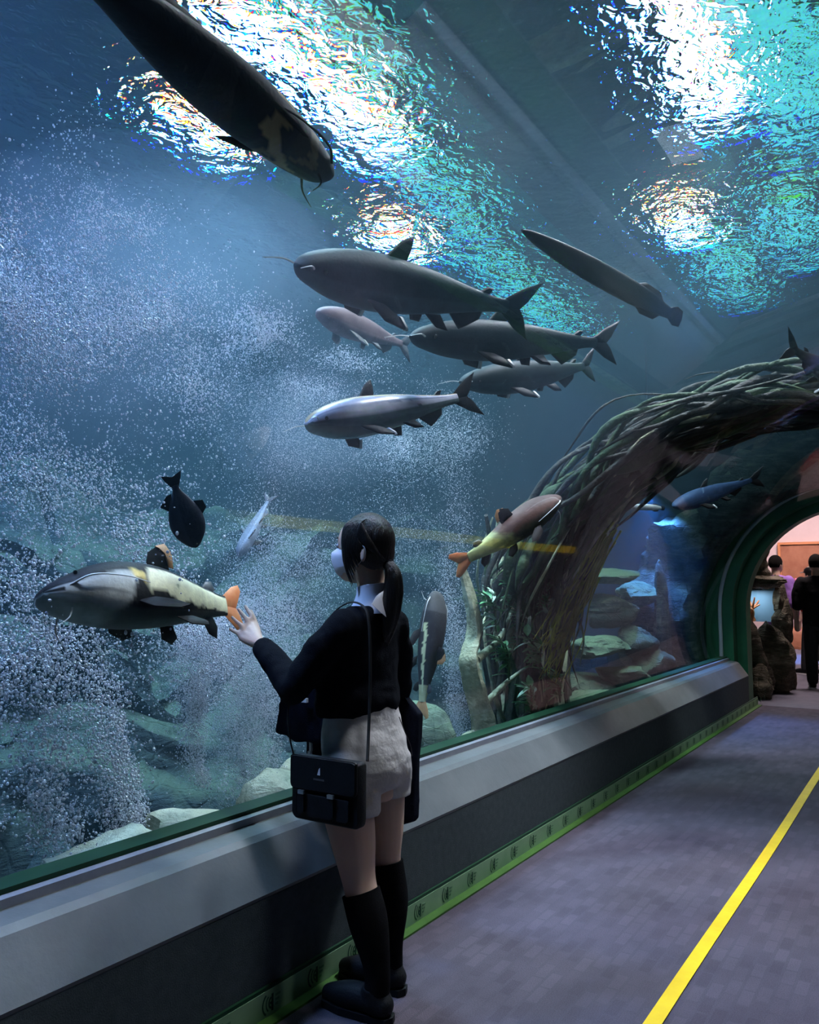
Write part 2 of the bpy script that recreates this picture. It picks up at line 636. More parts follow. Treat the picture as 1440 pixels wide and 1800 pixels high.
# clear acrylic arch in panels
win = thing('window_1', (TXC, 4, 0.56), None, None, kind='structure')
for (ya, yb) in ((YB, YEND - 0.2),):
    ri, ro = arch(TR, 72), arch(TR + 0.04, 72)
    prof = ri + ro[::-1]
    mb = MB()
    ny = 2
    R = [[(p[0], ya + (yb - ya) * i / ny, p[1]) for p in prof] for i in range(ny + 1)]
    mb.rings(R, closed=True, caps=False)
    put(mb.build('pane', M['acrylic']), win)

# tank: bottom, walls, water, surface
TX0, TX1, TY0, TY1, TB = -6.6, 4.6, -4.0, 11.2, 0.0
t = MB().box((TX0, TY0, -0.12), (-2.0, TY1, -0.06)).box((2 * TXC + 2.0, TY0, -0.12), (TX1, TY1, -0.06))
tag(t.build('floor_tank', M['dark_shell'], smooth=False), None, kind='structure')
tag(MB().box((TX0 - 0.3, TY0, -0.1), (TX0, TY1, 7.6)).build('wall_tank_left', M['dark_shell'], smooth=False), None, kind='structure')
tag(MB().box((TX1, TY0, -0.1), (TX1 + 0.3, TY1, 7.6)).build('wall_tank_right', M['dark_shell'], smooth=False), None, kind='structure')
tag(MB().box((TX0, TY0 - 0.3, -0.1), (TX1, TY0, 7.6)).build('wall_tank_back', M['dark_shell'], smooth=False), None, kind='structure')
tag(MB().box((TX0, TY0, 7.6), (TX1, TY1, 7.8)).build('ceiling', M['dark_shell'], smooth=False), None, kind='structure')

ws = MB().add([(TX0, TY0, ZW), (TX0, TY1, ZW), (TX1, TY1, ZW), (TX1, TY0, ZW)], [(0, 1, 2, 3)])
o = ws.build('water_surface', mat_water_surface(), smooth=False, fixn=False)
tag(o, 'rippling water surface overhead with lamps shining through', None, kind='structure')

ro = arch(TR + 0.055, 60)
XL, XR = ro[0][0], ro[-1][0]
prof = [(TX0, -0.05), (XL, -0.05)] + ro + [(XR, -0.05), (TX1, -0.05), (TX1, ZW - 0.01), (TX0, ZW - 0.01)]
wb = MB()
extrude_y(wb, prof, TY0, TY1)
o = wb.build('water', mat_water_body(0.027), smooth=False)
tag(o, 'clear blue green tank water around the tunnel', None, kind='structure')

# floodlights over the water
M['white_led'] = mat_emit('white_led', (0.95, 0.93, 1.0), 5.5)
M['added_cyan_glow'] = mat_emit('added_cyan_glow', (0.10, 0.66, 0.70), 1.5)
for k, (x, y, z, w, l, pw, colr, aim) in enumerate(FLOODS):
    t = thing('floodlight', (x, y, z), ('white floodlight over the water, ' + FLOOD_AT[k]), 'lamp', 'white floodlights over the water')
    put(MB().box((x - w / 2 - .05, y - l / 2 - .05, z), (x + w / 2 + .05, y + l / 2 + .05, z + 0.14)).build('housing', M['metal_dark'], smooth=False), t)
    put(MB().box((x - w / 2, y - l / 2, z - 0.012), (x + w / 2, y + l / 2, z - 0.001)).build('led_panel', M['white_led'], smooth=False), t)
    b = MB().tube([(x - w / 2 - .06, y, z + .05), (x - w / 2 - .06, y, z + .5), (x + w / 2 + .06, y, z + .5), (x + w / 2 + .06, y, z + .05)], 0.02, 6)
    b.tube([(x, y, z + .5), (x, y, 7.58)], 0.015, 6)
    put(b.build('bracket', M['metal_dark']), t)
    lo = area_light('flood_beam', (x, y, z - 0.03), (w * .8, min(l, .8)), pw * 1.67, colr, aim, spread=110)
    lo.visible_camera = False
    lo.visible_transmission = False
    put(lo, t)
CY = [(-3.22, 3.9, .30, 2.2), (-3.55, 5.9, .32, 1.7), (-3.86, 7.6, .34, 1.6), (-3.97, 9.3, .42, 1.7), (-0.75, 5.8, .45, 2.2), (-0.28, 6.3, .30, 1.8), (-1.0, 8.3, .40, 1.8), (-1.75, 9.1, .32, 1.9)]  # glowing panels added to give the rippled streaks their turquoise colour
CYL = ['first of the outer row', 'second of the outer row', 'third of the outer row', 'last of the outer row', 'beside the floodlight above the tunnel crown', 'to the right of the tunnel crown', 'far one above the tunnel crown', 'last above the root arch']
for k, (x, y, w, l) in enumerate(CY):
    z = 5.78
    t = thing('added_cyan_panel', (x, y, z), 'long turquoise glow panel added over the water, ' + CYL[k], 'lamp', 'added turquoise panels over the water')
    put(MB().box((x - w / 2 - .03, y - l / 2 - .03, z), (x + w / 2 + .03, y + l / 2 + .03, z + 0.08)).build('housing', M['metal_dark'], smooth=False), t)
    put(MB().box((x - w / 2, y - l / 2, z - 0.012), (x + w / 2, y + l / 2, z - 0.001)).build('diffuser', M['added_cyan_glow'], smooth=False), t)
    for sg in (-.3, .3):
        put(MB().tube([(x, y + l * sg, z + .08), (x, y + l * sg, 7.58)], 0.01, 5).build('hanger', M['metal_dark']), t)


# ------------------------------------------------------------------ rocks and tank decor
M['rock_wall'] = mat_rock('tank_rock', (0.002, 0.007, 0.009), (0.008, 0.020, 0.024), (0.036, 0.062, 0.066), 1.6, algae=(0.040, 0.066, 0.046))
M['rock_pale'] = mat_rock('pale_rock', (0.14, 0.19, 0.13), (0.44, 0.50, 0.40), (0.74, 0.76, 0.64), 7.0, algae=(0.60, 0.65, 0.50), bump=0.5, crack=0.0)
M['rock_green'] = mat_rock('mossy_rock', (0.03, 0.05, 0.035), (0.10, 0.15, 0.11), (0.24, 0.31, 0.22), 4.0, algae=(0.15, 0.23, 0.14), bump=0.6)
M['rock_slate'] = mat_rock('slate_rock', (0.012, 0.018, 0.018), (0.05, 0.065, 0.06), (0.15, 0.175, 0.16), 3.0, algae=(0.10, 0.14, 0.09))
M['rock_brown'] = mat_rock('brown_rock', (0.02, 0.016, 0.010), (0.085, 0.07, 0.045), (0.22, 0.19, 0.13), 2.5)

ICO = {}


def ico(sub):
    if sub not in ICO:
        bm = bmesh.new()
        bmesh.ops.create_icosphere(bm, subdivisions=sub, radius=1)
        ICO[sub] = (np.array([v.co[:] for v in bm.verts]), [tuple(v.index for v in f.verts) for f in bm.faces])
        bm.free()
    return ICO[sub]


def rock(name, c, r, seed, mat, sub=4, rough=0.10, planes=14, rot=0.0, parent=None):
    V, F = ico(sub)
    rg = np.random.default_rng(seed)
    N = rg.normal(size=(planes, 3))
    N /= np.linalg.norm(N, axis=1)[:, None]
    D = rg.uniform(0.62, 0.95, planes)
    dots = V @ N.T
    rr = np.full(len(V), 1.05)
    for i in range(planes):
        m = dots[:, i] > 1e-3
        rr[m] = np.minimum(rr[m], D[i] / dots[m, i])
    P = V * rr[:, None]
    P = P * (1 + rough * fbm(V * 2.2 + seed, 3, seed)[:, None] + rough * 0.6 * fbm(V * np.array([3, 3, 9.]) + seed, 3, seed + 5)[:, None])
    P = P * np.array(r)
    cs, sn = math.cos(rot), math.sin(rot)
    P = np.stack([P[:, 0] * cs - P[:, 1] * sn, P[:, 0] * sn + P[:, 1] * cs, P[:, 2]], 1)
    me = bpy.data.meshes.new(name)
    me.from_pydata([tuple(p) for p in P], [], F)
    o = bpy.data.objects.new(name, me)
    COL.objects.link(o)
    me.materials.append(mat)
    me.polygons.foreach_set('use_smooth', [True] * len(me.polygons))
    sharp_edges(me, 38)
    o.location = c
    if parent is not None:
        put(o, parent)
    return o


# rock wall at the back of the tank, in uneven ledges
PROF = [(-3.75, -0.06), (-3.95, 0.30), (-4.0, 0.62), (-4.45, 0.70), (-4.5, 1.05), (-4.9, 1.12), (-4.92, 1.48), (-5.35, 1.56), (-5.4, 1.8), (-5.9, 1.95), (-6.57, 2.0)]
NU, NV = 190, 110
pp = cr(PROF, NV + 1)
# keep ledge corners crisp: straight resample
seg = np.array(PROF)
dl = np.r_[0, np.cumsum(np.hypot(*np.diff(seg, axis=0).T))]
sv = np.linspace(0, dl[-1], NV + 1)
px_, pz_ = np.interp(sv, dl, seg[:, 0]), np.interp(sv, dl, seg[:, 1])
yy = np.linspace(-2.6, 10.9, NU + 1)
Yg, Sg = np.meshgrid(yy, np.arange(NV + 1), indexing='ij')
Xg, Zg = px_[Sg.astype(int)], pz_[Sg.astype(int)]
q = np.stack([Yg.ravel(), Zg.ravel(), np.zeros(Yg.size)], 1)
big = fbm(q * np.array([0.55, 0.5, 1]) + 3, 3, 4)
zsh = fbm(np.stack([Yg.ravel() * 0.8, Xg.ravel() * 1.2, np.zeros(Yg.size)], 1), 3, 9) * 0.75
def cells(p, seed):
    """blocky stones: nearest and second nearest feature point"""
    i = np.floor(p).astype(np.int64)
    d1 = np.full(len(p), 9.0)
    d2 = d1.copy()
    val = np.zeros(len(p))
    for dx in (-1, 0, 1):
        for dy in (-1, 0, 1):
            cx, cy = i[:, 0] + dx, i[:, 1] + dy
            z0 = np.zeros_like(cx)
            fx, fy = cx + _h(cx, cy, z0, seed), cy + _h(cx, cy, z0, seed + 1)
            d = np.hypot(fx - p[:, 0], fy - p[:, 1])
            h = _h(cx, cy, z0, seed + 2)
            nearer = d < d1
            d2 = np.where(nearer, d1, np.minimum(d2, d))
            val = np.where(nearer, h, val)
            d1 = np.where(nearer, d, d1)
    return val, d2 - d1


cv, ce = cells(np.stack([Yg.ravel() * 1.5 + big * .8, Zg.ravel() * 2.6 + big], 1), 5)
X3 = Xg.ravel() + big * 0.9 + 0.5 * (cv - .5) * np.clip(ce * 5, 0, 1) - .12 * np.clip(.15 - ce, 0, 1) / .15 + 0.16 * fbm(q * 2.3, 4, 21) + 0.10 * np.abs(fbm(q * np.array([3.0, 7.0, 1]), 3, 33))
Z3 = Zg.ravel() + zsh * np.clip(Zg.ravel() / 0.6, 0, 1)
X3 = np.clip(X3, -6.58, -3.0)
me = bpy.data.meshes.new('wall_rock')
fc = [(i * (NV + 1) + j, i * (NV + 1) + j + 1, (i + 1) * (NV + 1) + j + 1, (i + 1) * (NV + 1) + j) for i in range(NU) for j in range(NV)]
me.from_pydata(list(zip(X3.tolist(), Yg.ravel().tolist(), Z3.tolist())), [], fc)
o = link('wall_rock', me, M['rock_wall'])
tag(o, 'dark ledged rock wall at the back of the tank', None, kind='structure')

# pale stones lying along the foot of the glass
PALE = [(-2.62, 0.12, .32, .30), (-2.60, 0.75, .30, .34), (-2.64, 1.36, .34, .33), (-2.58, 1.92, .28, .30), (-2.68, 2.42, .36, .28), (-2.58, 2.90, .28, .25), (-2.75, 3.33, .34, .24)]
PLB = ['nearest the camera side', 'at the lower corner of the window', 'beyond the corner stone', 'under the bubble columns', 'under the cream catfish', 'below the forearm of the person', 'behind the black satchel']
for k, (x, y, a, b) in enumerate(PALE):
    o = rock('pale_stone', (x, y, 0.23), (a, b * 1.12, 0.27 + 0.04 * (k % 2)), 40 + k, M['rock_pale'], rough=0.16)
    tag(o, 'pale flat stone along the glass foot, ' + PLB[k], 'stone', 'pale stones along the glass')
o = rock('mossy_boulder', W(733, 1305, x=-2.72), (.24, .22, .23), 5, M['rock_green'], rough=0.08)
tag(o, 'grey green boulder under the diving catfish', 'boulder')
rock('boulder_foot', (o.location.x, o.location.y, 0.1), (.25, .25, .26), 6, M['rock_green'], sub=3, parent=o)

# stacked rocks beyond the roots
FAR = [((1055, 1228), -2.55, (.26, .55, .10), 'rock_green', 'lowest flat green rock beyond the roots'),
       ((1150, 1172), -2.52, (.18, .42, .20), 'rock_slate', 'low dark rock near the portal end'),
       ((1095, 1188), -2.72, (.28, .42, .13), 'rock_green', 'grey green slab above the flat rock'),
       ((1055, 1135), -2.80, (.30, .48, .14), 'rock_green', 'mossy slab in the middle of the rock pile'),
       ((1118, 1128), -2.66, (.20, .30, .19), 'rock_slate', 'upright dark rock on the pile'),
       ((1068, 1072), -2.95, (.30, .45, .20), 'rock_slate', 'shaded block under the top slab of the pile'),
       ((1062, 1015), -2.95, (.36, .60, .10), 'rock_green', 'flat overhanging slab on top of the rock pile'),
       ((1120, 1050), -2.85, (.22, .35, .16), 'rock_green', 'small mossy rock right of the top slab')]
for k, (p, x, r, m, lb) in enumerate(FAR):
    o = rock('stacked_rock', W(*p, x=x), r, 60 + k, M[m], rough=0.16)
    tag(o, lb, 'rock', 'stacked rocks beyond the roots')
o = rock('base_rock', (-2.95, 8.0, .25), (.34, 1.4, .36), 161, M['rock_slate'], rough=.2)
tag(o, 'long dark rock base under the stacked rocks', 'rock')
o = rock('reflection_stand_in', W(1163, 1095, x=-2.62), (.11, .16, .60), 15, M['rock_slate'], rough=0.2)  # dark rock shape put in for the reflection of visitors
tag(o, 'narrow dark upright shape standing in for reflected visitors before the blue light', 'rock')
rock('stand_in_foot', (o.location.x, o.location.y, .25), (.22, .25, .3), 16, M['rock_slate'], sub=3, parent=o)

# ragged rock arch around the far portal, inside the tank
ra = MB()
NA, NB = 90, 26
def rarch(u, v):
    a = math.radians(200 - 220 * u)
    return (u, v, a)
V3 = []
for i in range(NA + 1):
    a = math.radians(203 - 226 * i / NA)
    for j in range(NB + 1):
        s = j / NB
        ang = s * 2 * PI
        # closed cross-section: thick ring in (radius, y)
        rr, yy_ = 1.98 + 0.36 * math.cos(ang), 9.95 + 0.42 * math.sin(ang)
        V3.append((a, rr, yy_))
V3 = np.array(V3)
pos = np.stack([TXC + V3[:, 1] * np.cos(V3[:, 0]), V3[:, 2], TZC + V3[:, 1] * np.sin(V3[:, 0])], 1)
nn = fbm(pos * 1.7, 4, 71) * 0.55 + fbm(pos * np.array([5, 5, 5.]), 3, 72) * 0.22
rad2 = np.maximum(V3[:, 1] + nn * (V3[:, 1] > 1.75), 1.6)
pos = np.stack([TXC + rad2 * np.cos(V3[:, 0]), np.minimum(V3[:, 2] - .1 + 0.5 * fbm(pos * 1.9 + 7, 3, 75) * (V3[:, 2] < 10), 10.33), TZC + rad2 * np.sin(V3[:, 0])], 1)
F3 = [(i * (NB + 1) + j, i * (NB + 1) + j + 1, (i + 1) * (NB + 1) + j + 1, (i + 1) * (NB + 1) + j) for i in range(NA) for j in range(NB)]
ra.add(pos, F3)
o = ra.build('rock_arch', M['rock_slate'])
sharp_edges(o.data, 35)
tag(o, 'ragged dark grey rock arch framing the far portal', 'rock')

# ---- driftwood roots wrapping over the tunnel
def mat_root(name, c1, c2, c3):
    n = NT(name)
    tc = n.n('TexCoord').outputs['Object']
    no = n.n('TexNoise', Vector=tc, Scale=5, Detail=6, Roughness=0.7)
    wv = n.n('TexNoise', Vector=tc, Scale=38, Detail=3)
    col = n.ramp(no.outputs['Fac'], [(0.32, c1), (0.52, c2), (0.72, c3)])
    b = n.n('BsdfPrincipled', Roughness=0.7)
    b.inputs['Specular IOR Level'].default_value = 0.3
    n.ln(col, b.inputs['Base Color'])
    bp = n.n('Bump', Strength=0.7, Distance=0.02, Height=wv.outputs['Fac'])
    n.ln(bp.outputs[0], b.inputs['Normal'])
    n.ln(b.outputs[0], n.out.inputs[0])
    return n.m


M['root_dark'] = mat_root('dark_root', (0.006, 0.009, 0.008), (0.018, 0.020, 0.016), (0.045, 0.045, 0.032))
M['root_green'] = mat_root('mossy_root', (0.008, 0.020, 0.010), (0.020, 0.050, 0.018), (0.07, 0.10, 0.035))
M['root_pale'] = mat_root('pale_root', (0.14, 0.15, 0.09), (0.34, 0.36, 0.23), (0.60, 0.62, 0.44))
M['leaf'] = mat_plain('water_leaf', (0.06, 0.24, 0.10), (0.18, 0.44, 0.20), 0.4, 6, spec=0.4)
M['leaf_pale'] = mat_plain('pale_leaf', (0.40, 0.62, 0.45), (0.62, 0.80, 0.62), 0.4, 6, spec=0.4)
M['moss'] = mat_plain('yellow_green_moss', (0.20, 0.30, 0.025), (0.46, 0.52, 0.06), 0.7, 8)

rb = thing('root_arch', (-2.5, 5.2, 0.1), 'thick tangle of dark driftwood roots arching over the tunnel', 'roots')
rg = np.random.default_rng(3)
for k in range(170):
    y0 = rg.uniform(4.9, 6.1)
    y1 = y0 * 0.35 + rg.uniform(5.3, 6.6) * 0.65
    r0 = rg.uniform(1.64, 2.0)
    r1 = rg.uniform(1.60, 1.86)
    aa, ab = rg.uniform(158, 176), rg.uniform(35, 110)
    if y0 > 5.75:
        aa = rg.uniform(178, 196)
    if k % 4 == 0:
        aa, ab = rg.uniform(115, 150), rg.uniform(20, 50)
    if k % 4 == 0:
        r0 = rg.uniform(1.64, 1.76)
    if k >= 130:
        aa, ab = rg.uniform(95, 150), rg.uniform(5, 50)
        y0, y1 = rg.uniform(5.5, 6.3), rg.uniform(5.6, 6.7)
    pts, rad = [], []
    th0 = rg.uniform(0.010, 0.032) if k % 6 or k % 4 == 0 else rg.uniform(0.04, 0.065)
    w = rg.uniform(0, 6, 6)
    for i in range(38):
        s = i / 37
        a = math.radians(aa + (ab - aa) * s)
        r = r0 + (r1 - r0) * s + 0.07 * math.sin(w[0] + s * 9) + 0.035 * math.sin(w[1] + s * 21)
        r = max(r, 1.58 + th0)
        y = y0 + (y1 - y0) * s + 0.16 * math.sin(w[2] + s * 7) + 0.06 * math.sin(w[3] + s * 19)
        pts.append((TXC + r * math.cos(a), y, TZC + r * math.sin(a)))
        rad.append(th0 * (1 - 0.45 * s) * (1 + 0.22 * math.sin(w[4] + s * 31)) * min(1, .12 + s * 7, .1 + (1 - s) * 5))
    m = M['root_green'] if rg.random() < 0.3 and k % 4 else (M['root_pale'] if rg.random() < 0.06 else M['root_dark'])
    put(MB().tube(pts, rad, 8).build('root', m), rb)
# tangle in front, going down to the tank floor
for k in range(46):
    p0 = W(rg.uniform(850, 1000), rg.uniform(900, 1060), x=rg.uniform(-3.0, -2.56))
    p2 = W(rg.uniform(850, 1010), 1290, x=rg.uniform(-3.0, -2.5))
    p2.z = rg.uniform(0.0, 0.2)
    md = (p0 + p2) / 2 + Vector((rg.uniform(-.2, .1), rg.uniform(-.3, .3), rg.uniform(-.1, .25)))
    md.x = min(md.x, -2.54)
    pts = cr([p0, p0 * .5 + md * .5 + Vector((rg.uniform(-.12, .02), rg.uniform(-.15, .15), 0)), md, p2], 22)
    pts[:, 0] = np.minimum(pts[:, 0], -2.50)
    th0 = rg.uniform(0.010, 0.035)
    put(MB().tube(pts, [th0 * (0.6 + 0.6 * i / 21) for i in range(22)], 7).build('root', M['root_dark'] if rg.random() < .75 else M['root_pale'], None), rb)
rock('root_core', W(930, 1120, x=-2.95), (.30, .60, .95), 90, M['root_dark'], rough=0.35, parent=rb)

tr = thing('twisted_tree', W(840, 1320, x=-2.5, ), 'pale twisted tree trunk standing beside the green plants', 'trunk')
tr.location.z = 0
rd = [.085, .075, .062, .055, .050, .042, .03, .022]
path = [W(845, 1330, x=-2.50), W(850, 1280, x=-2.5), W(838, 1220, x=-2.52), W(826, 1160, x=-2.52), W(836, 1110, x=-2.54), W(828, 1060, x=-2.56), W(818, 1020, x=-2.58), W(806, 985, x=-2.6)]
path[0].z = 0.0
q = cr(path, 60)
rq = np.interp(np.linspace(0, 7, 60), range(8), rd)
mb = MB()
nz = fbm(q * 9, 3, 5)
R = []
for i in range(60):
    R.append([(q[i][0] + math.cos(a) * rq[i] * (1 + .22 * math.sin(3 * a + i * .12) + .3 * nz[i]), q[i][1] + math.sin(a) * rq[i] * (1 + .22 * math.sin(3 * a + i * .12) + .3 * nz[i]), q[i][2]) for a in [2 * PI * k / 14 for k in range(14)]])
mb.rings(R)
put(mb.build('bark', M['root_pale']), tr)
for a, b, c, r in (((838, 1160), (880, 1120), (905, 1060), .028), ((850, 1240), (890, 1200), (930, 1170), .024), ((842, 1290), (815, 1300), (812, 1330), .04), ((868, 1220), (884, 1260), (905, 1300), .02)):
    p = cr([W(*a, x=-2.52), W(*b, x=-2.55), W(*c, x=-2.6)], 16)
    p[:, 2] = np.maximum(p[:, 2], 0.0)
    put(MB().tube(p, [r * (1 - .6 * i / 15) for i in range(16)], 8).build('branch', M['root_pale']), tr)

# leafy water plants in front of the roots
lm = MB()
prof_l = [(0, .02), (.2, .30), (.45, .46), (.7, .34), (.9, .13), (1, .01)]
R = []
for s, w in prof_l:
    zc = -0.35 * s * s
    R.append([(s, -w * .5, zc + .05), (s, 0, zc), (s, w * .5, zc + .05), (s, 0, zc - .012)])
lm.rings(R)
leaf_meshes = []
for mk_ in ('leaf', 'leaf_pale'):
    me = lm.mesh('leaf')
    me.materials.append(M[mk_])
    leaf_meshes.append(me)


def plant(base, height, n, spread, label, group, seed, pale=0.2, size=0.115):
    rg = np.random.default_rng(seed)
    t = thing('water_plant', base, label, 'plant', group)
    base = Vector(base)
    for s in range(3):
        d = Vector((rg.uniform(-.5, .12), rg.uniform(-1, 1), 0)) * spread
        tip = base + Vector((0, 0, height * rg.uniform(.75, 1))) + d
        tip.x = min(tip.x, -2.38)
        p = cr([base, base + Vector((d.x * .2, d.y * .2, height * .5)), tip], 10)
        p[:, 0] = np.minimum(p[:, 0], -2.38)
        put(MB().tube(p, 0.006, 5).build('stem', M['root_green']), t)
        for k in range(n // 3):
            u = rg.uniform(.2, 1)
            c = Vector(p[int(u * 9)])
            o = bpy.data.objects.new('leaf', leaf_meshes[1 if rg.random() < pale else 0])
            COL.objects.link(o)
            sc = size * rg.uniform(.65, 1.25)
            yawr = rg.uniform(0, 2 * PI)
            if c.x > -2.5 and math.cos(yawr) > 0:
                yawr += PI
            o.matrix_basis = Matrix.Translation(c) @ Matrix.Rotation(yawr, 4, 'Z') @ Matrix.Rotation(rg.uniform(-1.1, .2), 4, 'Y') @ Matrix.Diagonal((sc, sc * .95, sc, 1))
            put(o, t)
    return t


PL = [((872, 1110), -2.44, .30, 36, 'leafy green plant leaning from the pale tree', .45),
      ((915, 1105), -2.46, .34, 45, 'dense dark green plant in the middle of the roots', .1),
      ((962, 1090), -2.46, .32, 42, 'upright green plant high among the roots', .1),
      ((895, 1195), -2.42, .30, 36, 'shaded green plant low in the roots', .05),
      ((950, 1185), -2.42, .32, 42, 'drooping green plant beside the mossy strands', .1),
      ((935, 1262), -2.40, .24, 33, 'pale leaved plant at the foot of the roots', .5),
      ((985, 1235), -2.40, .24, 30, 'small green plant by the stacked rocks', .1)]
for k, (p, x, h, n, lb, pale) in enumerate(PL):
    b = W(*p, x=x)
    plant((b.x, b.y, b.z), h, n, .16, lb, 'leafy plants among the roots', 300 + k, pale)

# yellow-green mossy strands hanging along the inner edge of the root arch
ms = thing('hanging_moss', W(1030, 1060, x=-2.42), 'yellow green mossy strands hanging down the root arch edge', 'moss')
mb = MB()
rg = np.random.default_rng(8)
for k in range(70):
    yb = rg.uniform(5.8, 6.15)
    a0, a1 = rg.uniform(140, 165), rg.uniform(172, 186)
    r = rg.uniform(1.565, 1.66)
    ph = rg.uniform(0, 6)
    pts = []
    for i in range(12):
        s = i / 11
        a = math.radians(a0 + (a1 - a0) * s)
        pts.append((TXC + (r + .02 * math.sin(ph + 5 * s)) * math.cos(a), yb - .45 * s * s + .05 * math.sin(ph + s * 8), TZC + r * math.sin(a)))
    mb.tube(pts, [.009 * (1 - .7 * i / 11) for i in range(12)], 4)
st = mb.build('strands', M['moss'])
put(st, ms)
st['kind'] = 'stuff'


# blue lamp added to make the blue glow in the far tank corner
ul = thing('added_blue_lamp', (-2.75, 9.3, 2.55), 'small blue lamp added for the blue glow on the rocks near the portal', 'lamp')
put(MB().tube([(-2.75, 9.3, 2.66), (-2.75, 9.3, 2.50)], [.05, .065], 14).build('can', M['metal_dark']), ul)
put(MB().tube([(-2.75, 9.3, 2.66), (-2.75, 9.3, 5.4)], .008, 6).build('cable', M['metal_dark']), ul)
sl = bpy.data.lights.new('added_blue_light', 'SPOT')
sl.energy, sl.color, sl.spot_size, sl.spot_blend, sl.shadow_soft_size = 450, (.10, .30, 1.0), math.radians(95), .6, .05
so = bpy.data.objects.new('added_blue_light', sl)
COL.objects.link(so)
so.location = (-2.75, 9.3, 2.46)
put(so, ul)




# ------------------------------------------------------------------ air bubbles (nobody could count them)
def mat_bubble():
    n = NT('air_bubble')
    gl = n.n('BsdfGlossy', Color=(1, 1, 1, 1), Roughness=0.22)
    df = n.n('BsdfDiffuse', Color=(0.82, 0.88, 1.0, 1))
    tl = n.n('BsdfTranslucent', Color=(0.80, 0.84, 1.0, 1))
    a = n.n('MixShader', i0=0.4, i1=df.outputs[0], i2=tl.outputs[0])
    m = n.n('MixShader', i0=0.35, i1=a.outputs[0], i2=gl.outputs[0])
    n.ln(m.outputs[0], n.out.inputs[0])
    return n.m


M['bubble'] = mat_bubble()
ng = bpy.data.node_groups.new('bubble_instances', 'GeometryNodeTree')
ng.interface.new_socket('Geometry', in_out='INPUT', socket_type='NodeSocketGeometry')
ng.interface.new_socket('Geometry', in_out='OUTPUT', socket_type='NodeSocketGeometry')
gi, go = ng.nodes.new('NodeGroupInput'), ng.nodes.new('NodeGroupOutput')
m2p = ng.nodes.new('GeometryNodeMeshToPoints')
isp = ng.nodes.new('GeometryNodeMeshIcoSphere')
isp.inputs['Radius'].default_value = 1.0
isp.inputs['Subdivisions'].default_value = 2
sm = ng.nodes.new('GeometryNodeSetShadeSmooth')
ss = ng.nodes.new('GeometryNodeSetMaterial')
ss.inputs['Material'].default_value = M['bubble']
iop = ng.nodes.new('GeometryNodeInstanceOnPoints')
na = ng.nodes.new('GeometryNodeInputNamedAttribute')
na.data_type = 'FLOAT_VECTOR'
na.inputs['Name'].default_value = 'bsize'
L = ng.links.new
L(gi.outputs[0], m2p.inputs[0])
L(m2p.outputs[0], iop.inputs['Points'])
L(isp.outputs[0], sm.inputs[0])
L(sm.outputs[0], ss.inputs[0])
L(ss.outputs[0], iop.inputs['Instance'])
L(na.outputs[0], iop.inputs['Scale'])
L(iop.outputs[0], go.inputs[0])


def bubbles(name, P, S, label):
    me = bpy.data.meshes.new(name)
    me.from_pydata(P.tolist(), [], [])
    at = me.attributes.new('bsize', 'FLOAT_VECTOR', 'POINT')
    at.data.foreach_set('vector', S.astype(np.float32).ravel())
    o = bpy.data.objects.new(name, me)
    COL.objects.link(o)
    me.materials.append(M['bubble'])
    o.modifiers.new('bubbles', 'NODES').node_group = ng
    return tag(o, label, 'bubbles', kind='stuff')


def cloud(n, c, r, rs, seed, thr=0.06, fs=2.2):
    """gaussian puff of n bubbles broken up by noise"""
    rg = np.random.default_rng(seed)
    P = np.array(c) + rg.normal(size=(n * 3, 3)) * np.array(r)
    k = fbm(P * fs + seed, 3, seed) + 0.06 * rg.normal(size=len(P)) > thr
    P = P[k][:n]
    s = rs[0] + (rs[1] - rs[0]) * rg.random(len(P)) ** 2.5
    return P, s


def keep(P, s):
    d = np.hypot(P[:, 0] - TXC, P[:, 2] - TZC)
    m = (d > TR + 0.09) & (P[:, 0] < -2.25) & (P[:, 2] > 0.3) & (P[:, 2] < ZW - .05)
    P, s = P[m], s[m]
    rg = np.random.default_rng(len(P))
    S = s[:, None] * np.stack([rg.uniform(.8, 1.3, len(s)), rg.uniform(.8, 1.3, len(s)), rg.uniform(.7, 1.6, len(s))], 1)
    return P, S


def stackc(lst):
    P = np.vstack([a for a, b in lst])
    s = np.concatenate([b for a, b in lst])
    return keep(P, s)


def col_b(n, p0, p1, r0, r1, rs, seed, thr=-0.05):
    rg = np.random.default_rng(seed)
    t = rg.random(n * 2)
    p0, p1 = np.array(p0), np.array(p1)
    P = p0 + (p1 - p0) * t[:, None] + rg.normal(size=(n * 2, 3)) * ((r0 + (r1 - r0) * t)[:, None]) * np.array([1, 1, .3])
    k = fbm(P * np.array([3, 3, 1.2]) + seed, 3, seed) > thr
    P = P[k][:n]
    return P, rs[0] + (rs[1] - rs[0]) * rg.random(len(P)) ** 2.5


def w3(px, py, x):
    p = W(px, py, x=x)
    return (p.x, p.y, p.z)


